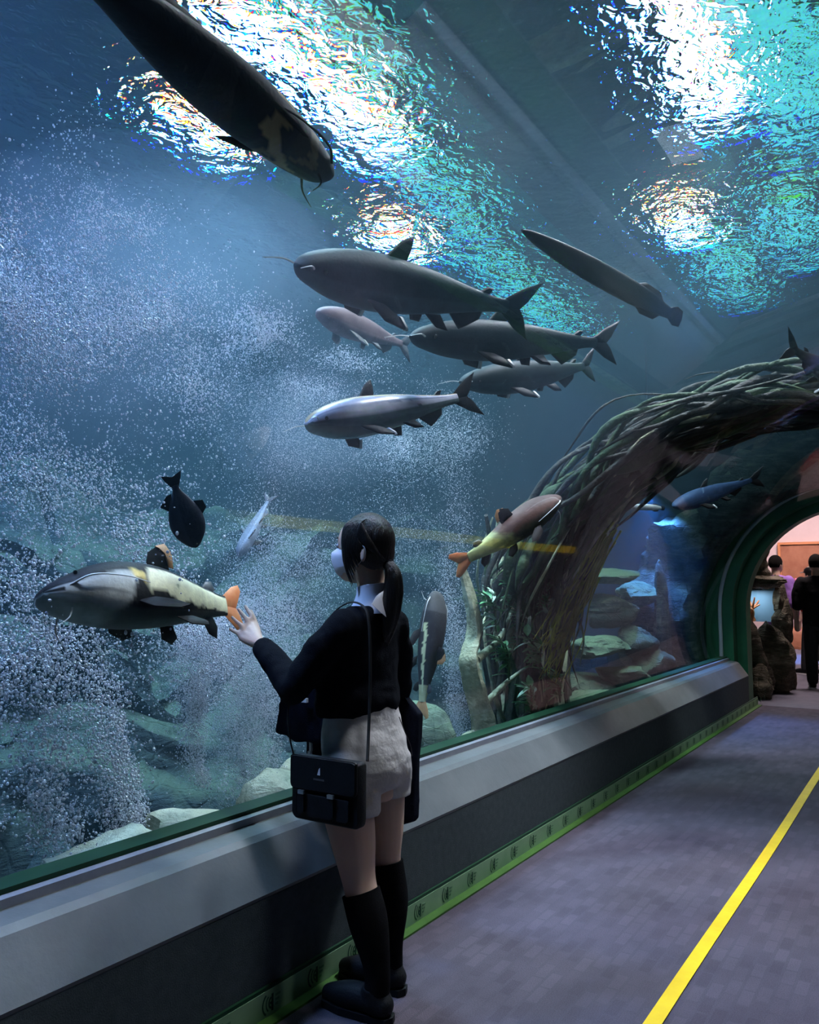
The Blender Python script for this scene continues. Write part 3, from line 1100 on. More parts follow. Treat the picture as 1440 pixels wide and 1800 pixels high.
big = [cloud(12474, w3(120, 560, -2.85), (.22, .30, .22), (0.00135, 0.00440), 1),
       cloud(9504, w3(40, 470, -2.9), (.2, .22, .14), (0.00135, 0.00400), 2),
       cloud(6534, w3(280, 620, -2.9), (.2, .22, .14), (0.00135, 0.00400), 3),
       cloud(4455, w3(400, 570, -2.95), (.12, .16, .06), (0.00135, 0.00400), 4),
       cloud(9504, w3(110, 800, -2.9), (.25, .35, .22), (0.00150, 0.00480), 5),
       cloud(2673, w3(240, 440, -2.8), (.10, .16, .10), (0.00150, 0.00400), 6),
       cloud(742, w3(200, 330, -2.8), (.08, .14, .14), (0.00150, 0.00360), 7),
       col_b(11286, w3(250, 1480, -2.75), w3(190, 900, -2.8), .07, .20, (0.00150, 0.00560), 8),
       col_b(7722, w3(90, 1500, -2.75), w3(60, 1000, -2.8), .08, .18, (0.00150, 0.00600), 9),
       col_b(5346, w3(10, 1500, -2.75), w3(20, 1100, -2.8), .08, .15, (0.00150, 0.00640), 10)]
P, S = stackc(big)
bubbles('bubble_plume', P, S, 'big plume of sparkling white air bubbles rising left of the person at the glass')
fine = [col_b(35200, w3(470, 1420, -2.8), w3(430, 1050, -2.9), .10, .17, (.0010, .0030), 21, -.15),
        col_b(15400, w3(380, 1380, -2.8), w3(350, 1080, -2.9), .05, .14, (.0012, .0035), 22, -.05),
        cloud(19800, w3(520, 740, -3.2), (.3, .34, .20), (.0008, .0022), 23, .0),
        cloud(2600, w3(500, 665, -3.1), (.14, .34, .05), (.0012, .0034), 24, -.1),
        cloud(1500, w3(610, 632, -3.1), (.10, .22, .03), (.0012, .0036), 28, -.1),
        cloud(13200, w3(520, 1000, -3.0), (.2, .25, .2), (.0010, .0028), 25, 0),
        cloud(11000, w3(740, 760, -3.4), (.2, .4, .18), (.0012, .0034), 26, 0),
        cloud(7700, w3(680, 1000, -3.2), (.25, .45, .3), (.0010, .0028), 27, .05)]
P, S = stackc(fine)
bubbles('bubble_mist', P, S, 'pale mist of fine bubbles behind the person at the glass')
thin = [col_b(11000, w3(805, 1330, -2.62), w3(800, 980, -2.75), .035, .07, (.0010, .0030), 31, -.2),
        col_b(3300, w3(800, 980, -2.75), w3(790, 760, -3.0), .06, .14, (.0010, .0028), 32, 0)]
P, S = stackc(thin)
bubbles('bubble_column', P, S, 'thin column of fine bubbles beside the pale trunk')


# milky haze of micro-bubbles hanging in the plume
def mat_haze(d):
    n = NT('micro_bubble_haze')
    v = n.n('VolumeScatter', Color=(0.62, 0.76, 1.0, 1), Density=d, Anisotropy=0.1)
    n.ln(v.outputs[0], n.out.inputs['Volume'])
    return n.m


HZM = mat_haze(0.055)
for (c, r, lb) in ((w3(120, 560, -3.15), (.62, .95, .62), 'milky blue haze of micro bubbles around the upper plume'),
                   (w3(470, 1190, -3.0), (.45, .55, .60), 'milky haze of micro bubbles beside the raised arm'),
                   (w3(560, 760, -3.3), (.60, .80, .36), 'milky haze of micro bubbles below the silver fish'),
                   (w3(330, 430, -3.7), (.75, 1.1, .45), 'blue haze of micro bubbles under the big overhead fish')):
    o = MB().ball(c, r, 28, 18).build('bubble_haze', HZM)
    tag(o, lb, 'haze', 'micro bubble haze', kind='stuff')
    put(MB().ball(c, [q * .68 for q in r], 24, 16).build('haze_core', HZM), o)


# ------------------------------------------------------------------ fish
def OUT(px, py, extra):
    """point seen at a pixel, 'extra' metres beyond the acrylic"""
    d = (_F * FPX + _R * (px - 720) - _U * (py - 900)).normalized()
    ox, oz = CAMP.x - TXC, CAMP.z - TZC
    a = d.x * d.x + d.z * d.z
    b = 2 * (ox * d.x + oz * d.z)
    c = ox * ox + oz * oz - (TR + 0.04) ** 2
    t = (-b + math.sqrt(b * b - 4 * a * c)) / (2 * a)
    return CAMP + d * (t + extra)


M['fish'] = mat_vcol('fish_skin', 0.6, 0.18)
M['fish_wet'] = mat_vcol('silver_fish_skin', 0.25, 0.8, 0.08, 60, 0.2)
M['fin_dark'] = mat_plain('dark_fin', (0.005, 0.005, 0.006), (0.012, 0.011, 0.012), 0.6, 20, spec=0.15)
M['fin_rim'] = mat_plain('pale_fin_rim', (0.55, 0.58, 0.58), None, 0.4)
M['fin_orange'] = mat_plain('orange_fin', (0.75, 0.16, 0.05), (0.85, 0.38, 0.16), 0.45, 12)
M['fin_tan'] = mat_plain('tan_orange_fin', (0.45, 0.20, 0.07), (0.60, 0.33, 0.15), 0.5, 12)
M['fin_grey'] = mat_plain('grey_fin', (0.05, 0.06, 0.07), (0.09, 0.10, 0.11), 0.4, 12)
M['barbel'] = mat_plain('white_barbel', (0.60, 0.62, 0.60), None, 0.4)
M['barbel_dark'] = mat_plain('dark_barbel', (0.05, 0.05, 0.05), None, 0.4)
M['eye_dark'] = mat_plain('fish_eye', (0.004, 0.004, 0.005), None, 0.1, spec=0.8)


def plate(pts, th):
    """thin fin with a little body from a 3D outline"""
    P = [Vector(p) for p in pts]
    c = sum(P, Vector()) / len(P)
    n = Vector()
    for i in range(len(P)):
        n += (P[i] - c).cross(P[(i + 1) % len(P)] - c)
    n.normalize()
    ins = [c + (p - c) * 0.72 for p in P]
    mb = MB()
    mb.rings([[tuple(p - n * th / 2) for p in ins], [tuple(p - n * th * .1) for p in P], [tuple(p + n * th * .1) for p in P], [tuple(p + n * th / 2) for p in ins]])
    return mb


def fish(name, head, tail, label, stations, colf, fins, barbels=(), up=(0, 0, 1), roll=0.0, bend=0.0, mat='fish', tailx=0.15, group=None, eyes=None, wscale=1.0, hscale=1.0):
    """stations: (t, top, bottom, halfwidth) in units of body length, t=0 tail root .. 1 snout"""
    head, tail = Vector(head), Vector(tail)
    X = head - tail
    L = X.length / (1 + tailx)
    X.normalize()
    Z = Vector(up)
    Z = (Z - X * Z.dot(X)).normalized()
    Z = Matrix.Rotation(roll, 3, X) @ Z
    Y = Z.cross(X)
    root = thing(name, tail + X * (tailx * L), label, 'fish', group)
    org = tail + X * (tailx * L)

    def T(p):
        x = p[0]
        yb = bend * (x - 0.5) ** 2 * 1.0 - bend * 0.0
        return tuple(org + (X * x + Y * (p[1] + yb) + Z * p[2]) * L)

    st = np.array(stations, float)
    NT_, NR = 100, 52
    ts = st[0, 0] + (st[-1, 0] - st[0, 0]) * (0.5 - 0.5 * np.cos(np.linspace(0, PI, NT_)))
    sm_ = cr([tuple(r) for r in st], 240)
    R, C = [], []
    for t in ts:
        top, bot, w = [np.interp(t, sm_[:, 0], sm_[:, k]) for k in (1, 2, 3)]
        top, bot, w = max(top, 0.001) * hscale, max(bot, 0.001) * hscale, max(w, 0.001) * wscale
        ring = []
        for k in range(NR):
            a = 2 * PI * k / NR
            cz, cy = math.sin(a), math.cos(a)
            mid, hh = (top - bot) / 2, (top + bot) / 2
            ex = 0.85
            z = mid + hh * math.copysign(abs(cz) ** ex, cz)
            y = w * math.copysign(abs(cy) ** ex, cy)
            ring.append(T((t, y, z)))
            C.append(colf(t, cz, cy))
        R.append(ring)
    mb = MB()
    mb.rings(R, cols=C)
    body = mb.build('body', M[mat], colors=True)
    put(body, root)
    for (nm, pts, m) in fins:
        for poly in (pts if isinstance(pts[0][0], (tuple, list)) else [pts]):
            k = T
            o = plate([k((p[0], p[1] * wscale, p[2] * hscale)) for p in poly], 0.018 * L).build(nm, M[m])
            if nm in ('fin_rim', 'dorsal_tip'):
                put(o, last)
            else:
                put(o, root)
                last = o
    for (pts, r, m) in barbels:
        p = cr([T((q[0], q[1] * wscale, q[2] * hscale)) for q in pts], 14)
        put(MB().tube(p, [r * L * (1 - .7 * i / 13) for i in range(14)], 5).build('barbel', M[m]), root)
    if eyes:
        t, y, z, r = eyes
        for s in (1, -1):
            put(MB().ball(T((t, s * y * wscale, z * hscale)), r * L, 10, 6).build('eye', M['eye_dark']), root)
    return root


def nz(t, s, seed=0):
    """cheap wavy noise, about -0.5..0.5"""
    a = t * 31 + s * 4.1 + seed * 1.7
    b = t * 53 - s * 7.3 + seed * 2.9
    c = t * 97 + s * 13.7 + seed
    return 0.22 * math.sin(a + 1.3 * math.sin(b * .6)) + 0.14 * math.sin(b + math.sin(c)) + 0.08 * math.sin(c * 1.3 + a)


def sst(a, b, x):
    u = min(1.0, max(0.0, (x - a) / (b - a)))
    return u * u * (3 - 2 * u)


def lerp3(p, q, k):
    return tuple(p[i] + (q[i] - p[i]) * k for i in range(3))


DK, CREAM, PALE_G, BELLY = (0.012, 0.012, 0.015), (0.97, 0.94, 0.66), (0.66, 0.68, 0.66), (0.05, 0.06, 0.058)


def c_redtail(t, cz, cy):
    n = nz(t, cz)
    c = DK if cz > -.62 else BELLY
    # pale cheek and throat, drawn out to a point behind the gill
    edge = .655 + .10 * (cz - .05) ** 2 - .05 * sst(-.1, .35, cz) + n * .03
    ck = sst(edge - .012, edge + .012, t) * sst(-.85, -.45, cz + n * .2) * (1 - sst(.30, .42, cz + .9 * max(0, t - .72) + n * .1))
    c = lerp3(c, PALE_G, ck)
    c = lerp3(c, (0.20, 0.23, 0.22), sst(.70, .78, t) * (1 - sst(-.85, -.45, cz)))
    # amber hook above the fin
    hk = sst(.585, .60, t) * (1 - sst(.655, .67, t)) * sst(.08, .14, cz - (t - .60) * 2.2) * (1 - sst(.36, .42, cz - (t - .60) * 2.2))
    c = lerp3(c, (0.80, 0.62, 0.22), hk * .9)
    # cream flank toward the tail
    lo = -.34 - 1.1 * max(0.0, .28 - t) + 1.7 * max(0.0, t - .38) + n * .3
    hi = .64 - .1 * t + n * .10
    fl = sst(lo - .05, lo + .05, cz) * (1 - sst(hi - .05, hi + .05, cz)) * (1 - sst(.56, .59, t + n * .03))
    c = lerp3(c, CREAM, fl)
    if t > .945 and abs(cz + .05) < .10:
        c = (0.03, 0.03, 0.03)
    return c


S_CAT = [(0.0, .040, .040, .012), (.05, .042, .045, .02), (.18, .058, .065, .045), (.32, .082, .088, .075), (.46, .105, .105, .098), (.60, .112, .112, .112), (.72, .105, .105, .122), (.82, .085, .088, .120), (.90, .058, .068, .105), (.96, .034, .048, .082), (.99, .016, .03, .055), (1.0, .004, .012, .03)]


def cat_fins(tail='fin_orange'):
    f = [('caudal_fin', [[(.02, 0, .035), (-.07, 0, .085), (-.13, 0, .10), (-.145, 0, .075), (-.11, 0, .03), (-.085, 0, 0), (0, 0, 0)],
                         [(.02, 0, -.035), (-.06, 0, -.085), (-.12, 0, -.105), (-.14, 0, -.08), (-.11, 0, -.03), (-.085, 0, 0), (0, 0, 0)]], tail),
         ('dorsal_fin', [(.50, 0, .095), (.47, 0, .17), (.40, 0, .205), (.36, 0, .19), (.35, 0, .14), (.37, 0, .085)], 'fin_dark'),
         ('dorsal_tip', [(.43, 0.004, .195), (.37, 0.004, .21), (.335, 0.004, .175), (.335, 0.004, .115), (.365, 0.004, .12), (.385, 0.004, .17)], 'fin_tan'),
         ('adipose_fin', [(.17, 0, .045), (.13, 0, .085), (.085, 0, .09), (.07, 0, .06), (.09, 0, .035)], 'fin_grey'),
         ('anal_fin', [(.20, 0, -.05), (.15, 0, -.12), (.10, 0, -.135), (.085, 0, -.09), (.12, 0, -.04)], 'fin_dark')]
    for s in (1, -1):
        f.append(('pectoral_fin', [(.64, s * .10, -.05), (.60, s * .15, -.085), (.50, s * .19, -.10), (.44, s * .185, -.085), (.48, s * .15, -.06), (.56, s * .115, -.04)], 'fin_dark'))
        f.append(('pelvic_fin', [(.40, s * .055, -.085), (.36, s * .095, -.12), (.28, s * .12, -.13), (.26, s * .10, -.11), (.32, s * .06, -.08)], 'fin_dark'))
    return f


def cat_barbels(m='barbel', k=1.0):
    return [([(.93, .09, 0), (.86, .14, .02), (.72, .15, .015), (.60, .14, .0)], .006, m), ([(.93, -.09, 0), (.86, -.14, .02), (.72, -.15, .015), (.60, -.14, .0)], .006, m),
            ([(.90, .05, -.06), (.93, .07, -.10 * k), (.99, .08, -.13 * k)], .005, m), ([(.90, -.05, -.06), (.90, -.07, -.11 * k), (.86, -.07, -.17 * k)], .005, m)]


# the big spotted catfish in front of the raised hand
fish('redtail_catfish', OUT(80, 1037, 0.28), OUT(447, 1062, 0.16), 'black and cream catfish with orange tail swimming by the raised hand',
     S_CAT, c_redtail, cat_fins(), cat_barbels(), roll=math.radians(20), bend=-0.22, eyes=(.90, .085, .045, .010), group='large catfish', hscale=1.38, wscale=1.3)


# catfish diving behind the person at the glass: seen from above, head up
def c_back(t, cz, cy):
    n = nz(t, cy, 3)
    if .08 < t < .68 and 0.02 + n * .1 < cz < .30 + n * .2 and abs(cy) > .4:
        return (0.62, 0.66, 0.38)
    if t <= .14:
        return (0.50, 0.50, 0.28)
    return (0.035, 0.038, 0.042) if t < .8 else (0.075, 0.078, 0.08)


fish('redtail_catfish', OUT(770, 1040, 0.42), OUT(738, 1264, 0.30), 'catfish with yellow side stripes hanging head up beside the bubble column',
     S_CAT, c_back, cat_fins('fin_tan'), cat_barbels('barbel'), up=(0.85, -0.55, 0.1), roll=math.radians(22), group='large catfish')


# catfish swimming away above the roots, orange tail toward the glass
def c_tailon(t, cz, cy):
    n = nz(t, cz, 4)
    c = lerp3((0.05, 0.06, 0.05), (0.11, 0.06, 0.05), sst(-.1, .35, cz + n * .3))
    return lerp3((0.50, 0.54, 0.22), c, sst(.20, .42, t + n * .10 + .08 * cz))


fish('redtail_catfish', OUT(985, 872, .12), OUT(803, 1000, .20), 'catfish with pinkish back and orange tail swimming away over the roots',
     S_CAT, c_tailon, cat_fins('fin_orange'), cat_barbels('barbel'), roll=math.radians(10), bend=.15, group='large catfish')


# huge fish overhead, seen from below
def c_over(t, cz, cy):
    n = nz(t, cy, 6)
    w = 0.16 * math.sin(cy * 3.2 + 0.6)
    if cz < 0.55 and abs(t - .70 - w * .5 + n * .06) < .040 and abs(cy) < .97:
        return (0.40, 0.32, 0.18)
    if cz < 0.5 and abs(t - .77 + w * .45 + n * .06) < .022:
        return (0.20, 0.17, 0.10)
    return (0.012, 0.018, 0.024) if t < .62 else (0.03, 0.04, 0.045)


S_BIG = [(0.0, .06, .05, .045), (.1, .07, .06, .075), (.25, .09, .085, .115), (.42, .10, .10, .145), (.58, .105, .10, .150), (.72, .10, .09, .135), (.84, .08, .08, .112), (.93, .055, .06, .085), (.98, .03, .035, .055), (1.0, .008, .012, .025)]
fish('giant_fish', OUT(578, 312, 0.35), OUT(60, -130, 0.35), 'huge dark fish with a tan wavy belly band gliding right overhead',
     S_BIG, c_over, [('caudal_fin', [(.02, .05, 0), (-.10, .10, 0), (-.16, .02, 0), (-.16, -.02, 0), (-.10, -.10, 0), (.02, -.05, 0)], 'fin_dark'),
                     ('pectoral_fin', [(.80, .115, -.01), (.72, .20, -.02), (.62, .235, -.03), (.66, .17, -.02), (.72, .12, -.01)], 'fin_dark'),
                     ('pectoral_fin', [(.80, -.115, -.01), (.70, -.15, -.02), (.60, -.165, -.03), (.66, -.14, -.02), (.72, -.12, -.01)], 'fin_dark'),
                     ('dorsal_fin', [(.45, 0, .09), (.36, 0, .16), (.2, 0, .15), (.16, 0, .08)], 'fin_dark')],
     cat_barbels('barbel_dark'), up=(0.25, 0.1, 1), roll=math.radians(-12), wscale=.72, hscale=.8)


# shark catfish group under the surface
def c_shark(dark):
    def f(t, cz, cy):
        k = 1.0 if cz > -.2 else 1.5
        return (dark[0] * k, dark[1] * k, dark[2] * k)
    return f


S_SHARK = [(0.0, .028, .028, .012), (.08, .030, .032, .02), (.22, .048, .055, .038), (.40, .075, .085, .062), (.58, .090, .105, .080), (.72, .092, .105, .090), (.84, .078, .088, .090), (.92, .058, .062, .078), (.97, .036, .04, .055), (1.0, .008, .008, .018)]


def shark_fins(m='fin_dark'):
    f = [('caudal_fin', [(.02, 0, .028), (-.06, 0, .08), (-.16, 0, .125), (-.10, 0, .03), (-.07, 0, 0), (0, 0, 0)], m),
         ('caudal_fin', [(.02, 0, -.028), (-.06, 0, -.08), (-.15, 0, -.12), (-.10, 0, -.03), (-.07, 0, 0), (0, 0, 0)], m),
         ('dorsal_fin', [(.64, 0, .085), (.58, 0, .15), (.53, 0, .175), (.53, 0, .13), (.54, 0, .085)], m),
         ('adipose_fin', [(.16, 0, .035), (.12, 0, .06), (.09, 0, .058), (.11, 0, .03)], m),
         ('anal_fin', [(.30, 0, -.055), (.22, 0, -.12), (.18, 0, -.10), (.13, 0, -.07), (.12, 0, -.035)], m)]
    for s in (1, -1):
        f.append(('pectoral_fin', [(.74, s * .075, -.06), (.68, s * .13, -.12), (.60, s * .15, -.14), (.615, s * .11, -.10), (.66, s * .075, -.07)], m))
        f.append(('fin_rim', [(.60, s * .151, -.142), (.585, s * .148, -.142), (.60, s * .108, -.10), (.617, s * .11, -.10)], 'fin_rim'))
        f.append(('pelvic_fin', [(.44, s * .05, -.08), (.40, s * .085, -.12), (.35, s * .09, -.125), (.37, s * .05, -.075)], m))
    return f


SB = [([(.96, .05, .0), (1.0, .09, .01), (1.06, .12, .0)], .004, 'barbel'), ([(.96, -.05, .0), (1.0, -.09, .01), (1.06, -.12, .0)], .004, 'barbel')]
fish('shark_catfish', OUT(513, 464, .85), OUT(925, 545, 1.15), 'big grey rounded fish with white edged fins, highest of the four',
     S_SHARK, c_shark((0.009, 0.024, 0.028)), shark_fins(), SB, roll=math.radians(-25), bend=.1, eyes=(.93, .075, .0, .009), group='shark catfish below the surface', wscale=.85, hscale=.95)
fish('shark_catfish', OUT(726, 592, 1.0), OUT(1092, 603, 1.3), 'dark slender fish in front of the turquoise light, second of the four',
     S_SHARK, c_shark((0.007, 0.014, 0.016)), shark_fins(), SB, roll=math.radians(-12), bend=-.05, eyes=(.93, .075, .0, .009), group='shark catfish below the surface', wscale=.7, hscale=.8)
fish('shark_catfish', OUT(822, 672, 1.1), OUT(1066, 640, 1.6), 'dim grey fish with forked tail, third of the four',
     S_SHARK, c_shark((0.014, 0.025, 0.027)), shark_fins(), SB, roll=math.radians(-10), bend=-.2, eyes=(.93, .075, .0, .009), group='shark catfish below the surface', wscale=.75, hscale=.85)


def c_silver_sheen(t, cz, cy):  # silver sheen painted on as lengthwise colour bands
    n = nz(t * .3, cz, 9) * .15
    z = cz + n
    if z > .80:
        return (0.50, 0.38, 0.22)
    if z > .52:
        return (0.66, 0.66, 0.78)
    if z > .36:
        return (0.28, 0.30, 0.42)
    if z > -.05:
        return (0.58, 0.60, 0.74)
    return (0.12, 0.17, 0.18) if z > -.5 else (0.09, 0.13, 0.13)


fish('shark_catfish', OUT(533, 748, .45), OUT(830, 697, .6), 'silver fish with painted sheen bands and dark forked tail, lowest and brightest of the four',
     S_SHARK, c_silver_sheen, shark_fins(), SB, roll=math.radians(6), bend=.12, mat='fish_wet', eyes=(.93, .075, .0, .009), group='shark catfish below the surface')

# long dark fish against the surface
S_LONG = [(0.0, .028, .030, .012), (.06, .034, .036, .02), (.2, .050, .052, .036), (.4, .055, .058, .045), (.6, .052, .055, .046), (.75, .043, .046, .042), (.88, .030, .032, .03), (.96, .018, .018, .02), (1.0, .005, .005, .008)]
LONGF = [('caudal_fin', [(.02, 0, .025), (-.04, 0, .05), (-.09, 0, .042), (-.10, 0, 0), (-.09, 0, -.042), (-.04, 0, -.05), (.02, 0, -.025)], 'fin_dark'),
         ('dorsal_fin', [(.30, 0, .045), (.24, 0, .075), (.12, 0, .07), (.07, 0, .03)], 'fin_dark'),
         ('anal_fin', [(.28, 0, -.045), (.22, 0, -.075), (.12, 0, -.07), (.07, 0, -.03)], 'fin_dark')]
fish('long_fish', OUT(918, 405, .9), OUT(1198, 562, 1.2), 'long thin dark fish slanting beneath the water surface',
     S_LONG, c_shark((0.007, 0.010, 0.012)), LONGF, (), roll=math.radians(-20), tailx=.1, wscale=.55, hscale=.72)
fish('shark_catfish', OUT(1520, 690, .55), OUT(1378, 604, .75), 'dark forked tail fish leaving at the right edge above the root arch',
     S_SHARK, c_shark((0.012, 0.018, 0.02)), shark_fins(), (), roll=math.radians(15), group=None)


# dark deep-bodied fish and a faint grey one in the bubbles
S_PACU = [(0.0, .05, .05, .02), (.08, .06, .06, .03), (.25, .15, .16, .07), (.45, .23, .24, .10), (.62, .25, .26, .11), (.78, .21, .22, .11), (.90, .13, .14, .09), (.97, .07, .07, .06), (1.0, .02, .02, .02)]
fish('pacu', OUT(345, 962, .30), OUT(300, 832, .45), 'dark round bodied fish diving above the cream catfish',
     S_PACU, c_shark((0.022, 0.028, 0.045)),
     [('caudal_fin', [(.03, 0, .05), (-.10, 0, .12), (-.19, 0, .15), (-.13, 0, 0), (-.19, 0, -.15), (-.10, 0, -.12), (.03, 0, -.05)], 'fin_dark'),
      ('dorsal_fin', [(.55, 0, .23), (.45, 0, .33), (.33, 0, .31), (.30, 0, .18)], 'fin_dark'),
      ('anal_fin', [(.35, 0, -.20), (.25, 0, -.30), (.12, 0, -.17), (.10, 0, -.08)], 'fin_dark'),
      ('pectoral_fin', [(.70, .105, -.05), (.62, .17, -.10), (.52, .16, -.12), (.58, .10, -.06)], 'fin_grey')], (), up=(0.9, .3, .3), roll=math.radians(-25), tailx=.19, eyes=(.92, .07, .03, .018))
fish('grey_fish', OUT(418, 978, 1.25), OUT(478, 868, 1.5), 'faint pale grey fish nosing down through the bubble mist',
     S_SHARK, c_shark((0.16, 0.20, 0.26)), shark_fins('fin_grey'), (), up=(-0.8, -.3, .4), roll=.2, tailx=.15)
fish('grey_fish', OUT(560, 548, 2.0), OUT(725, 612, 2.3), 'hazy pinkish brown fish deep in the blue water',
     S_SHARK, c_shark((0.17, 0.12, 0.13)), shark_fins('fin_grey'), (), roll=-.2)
fish('needle_fish', OUT(1098, 890, .5), OUT(1168, 893, .7), 'tiny slim silver fish near the far rocks',
     S_LONG, c_shark((0.40, 0.45, 0.45)), LONGF, (), tailx=.1, wscale=.5, hscale=.5)
fish('blue_reflection', OUT(1180, 890, .30), OUT(1335, 838, .45), 'fish shape for the blue reflection under the far end of the arch',
     S_SHARK, c_shark((0.02, 0.045, 0.10)), shark_fins('fin_dark'), (), roll=-.1, bend=.1, wscale=.7, hscale=.75)  # blue reflection in the acrylic, built as a fish shape


# ------------------------------------------------------------------ people
M['skin'] = mat_plain('skin', (0.60, 0.40, 0.31), (0.66, 0.45, 0.35), 0.5, 9, 0.05, 120, 0.35, sss=0.15)
M['hair'] = mat_plain('black_hair', (0.004, 0.004, 0.005), (0.012, 0.010, 0.010), 0.36, 60, 0.5, 160, 0.4, stretch=(1, 1, .12))
M['black_knit'] = mat_plain('black_knit', (0.004, 0.005, 0.008), (0.009, 0.010, 0.014), 0.95, 40, 0.4, 300, 0.05)
M['navy_coat'] = mat_plain('navy_coat_cloth', (0.003, 0.004, 0.010), (0.006, 0.008, 0.018), 0.9, 20, 0.3, 200, 0.08)
M['white_cloth'] = mat_plain('white_shirt', (0.60, 0.60, 0.68), (0.66, 0.66, 0.74), 0.85, 20, 0.1, 100, 0.2)
M['shorts'] = mat_plain('cream_twill', (0.52, 0.49, 0.48), (0.58, 0.55, 0.54), 0.9, 12, 0.35, 14, 0.15)
M['mask'] = mat_plain('white_mask', (0.70, 0.68, 0.76), (0.76, 0.74, 0.82), 0.8, 10, 0.15, 40, 0.2)
M['black_sock'] = mat_plain('black_ribbed_sock', (0.004, 0.004, 0.005), (0.008, 0.008, 0.009), 0.95, 30, 0.3, 250, 0.05)
M['black_leather'] = mat_plain('black_leather', (0.004, 0.005, 0.006), (0.007, 0.008, 0.010), 0.6, 20, 0.15, 120, 0.2)
M['white_print'] = mat_plain('white_print', (0.65, 0.65, 0.68), None, 0.7)
M['grey_print'] = mat_plain('grey_print', (0.10, 0.10, 0.11), None, 0.7)
M['seam'] = mat_plain('dark_seam', (0.10, 0.09, 0.09), None, 0.9)
M['buckle'] = mat_plain('metal_buckle', (0.35, 0.35, 0.36), None, 0.3, metal=0.9)


def hloft(mb, secs, n=28, res=None):
    """horizontal ellipses (cx, cy, z, rx, ry)"""
    S = cr(secs, res or len(secs) * 5)
    mb.rings([[(s[0] + s[3] * math.cos(a), s[1] + s[4] * math.sin(a), s[2]) for a in [2 * PI * k / n for k in range(n)]] for s in S])
    return mb


def limb(mb, pts, rad, n=16, res=30, flat=1.0):
    Q = cr([(*p, r) for p, r in zip(pts, rad)], res)
    mb.tube([tuple(q[:3]) for q in Q], [float(q[3]) for q in Q], n, flat)
    mb.ball(tuple(Q[0][:3]), Q[0][3] * .98, 12, 8)
    mb.ball(tuple(Q[-1][:3]), Q[-1][3] * .98, 12, 8)
    return mb


GX, GY = -1.66, 2.36
girl = thing('person', (GX, GY, 0), 'person with black ponytail, white mask, black cardigan and cream shorts touching the glass', 'person')

# --- body: one continuous surface
mb = MB()
HX, HY, HZ = -1.712, 2.36, 1.525
mb.ball((HX - .003, HY, HZ + .012), (.106, .074, .098), 24, 16)
mb.ball((HX - .045, HY, HZ - .055), (.058, .056, .075), 20, 14)
mb.ball((HX - .075, HY, HZ - .098), (.030, .032, .024), 14, 10)          # chin
mb.tube([(HX - .106, HY, HZ + .005), (HX - .128, HY, HZ - .032), (HX - .116, HY, HZ - .04)], [.008, .014, .008], 10)   # nose
for s in (1, -1):                                                       # ears
    mb.ball((HX + .045, HY + s * .074, HZ - .028), (.018, .008, .031), 12, 10, Matrix.Rotation(s * .35, 3, 'Z'))
limb(mb, [(HX + .015, HY, HZ - .07), (-1.682, HY, 1.38), (-1.675, HY, 1.30)], [.055, .050, .058], res=14)
hloft(mb, [(-1.70, HY, .66, .09, .14), (-1.715, HY, .78, .108, .155), (-1.72, HY, .92, .090, .135), (-1.725, HY, 1.06, .085, .140), (-1.72, HY, 1.17, .088, .150), (-1.70, HY, 1.25, .070, .140), (-1.685, HY, 1.305, .045, .075)])
SHL, ELL, WRL = (-1.695, 2.195, 1.245), (-1.850, 2.145, 1.045), (-2.060, 2.213, 1.170)
SHR, ELR, WRR = (-1.695, 2.525, 1.245), (-1.735, 2.595, 1.000), (-1.965, 2.535, 1.000)
limb(mb, [SHL, ELL], [.040, .036])
limb(mb, [ELL, (-1.95, 2.175, 1.105), WRL], [.038, .036, .024])
limb(mb, [SHR, ELR], [.040, .036])
limb(mb, [ELR, WRR], [.038, .025])
# left hand, palm to the glass
KN = {'pinky': (424, 1122), 'ring': (429, 1112), 'middle': (436, 1102), 'index': (443, 1096)}
TP = {'pinky': (404, 1105), 'ring': (408, 1085), 'middle': (419, 1070), 'index': (431, 1065)}
GLX = -2.205
kn = {k: W(*p, x=-2.150) for k, p in KN.items()}
tp_ = {k: W(*p, x=GLX) for k, p in TP.items()}
pc = sum(kn.values(), Vector()) / 4
wr = Vector(WRL)
for k in kn:
    a = kn[k]
    limb(mb, [tuple(wr * .8 + a * .2), tuple(wr * .35 + a * .65), tuple(a)], [.018, .0155, .0115], 12, 12)
    m1 = a * .58 + tp_[k] * .42 + Vector((.010, 0, .002))
    m2 = a * .25 + tp_[k] * .75 + Vector((.005, 0, 0))
    limb(mb, [tuple(a), tuple(m1), tuple(m2), tuple(tp_[k])], [.0105, .0092, .0082, .0068], 12, 20)
tb = W(441, 1074, x=-2.195)
limb(mb, [tuple(wr * .62 + kn['index'] * .38), tuple(W(452, 1106, x=-2.125)), tuple(W(447, 1090, x=-2.165)), tuple(tb)], [.017, .0125, .0105, .0080], 12, 20)
# right hand, fingers curled under the coat
WR2 = Vector(WRR)
for j in range(4):
    b0 = WR2 + Vector((-.07, -.028 + .019 * j, .004))
    limb(mb, [tuple(WR2 + Vector((0, -.012 + .008 * j, 0))), tuple(b0)], [.016, .0115], 10, 8)
    limb(mb, [tuple(b0), tuple(b0 + Vector((-.032, 0, -.008))), tuple(b0 + Vector((-.042, 0, -.036))), tuple(b0 + Vector((-.026, 0, -.05)))], [.0105, .0095, .0085, .0075], 10, 14)
limb(mb, [tuple(WR2 + Vector((-.02, -.02, 0))), tuple(WR2 + Vector((-.055, -.050, .004))), tuple(WR2 + Vector((-.085, -.052, -.012)))], [.014, .0105, .008], 10, 12)
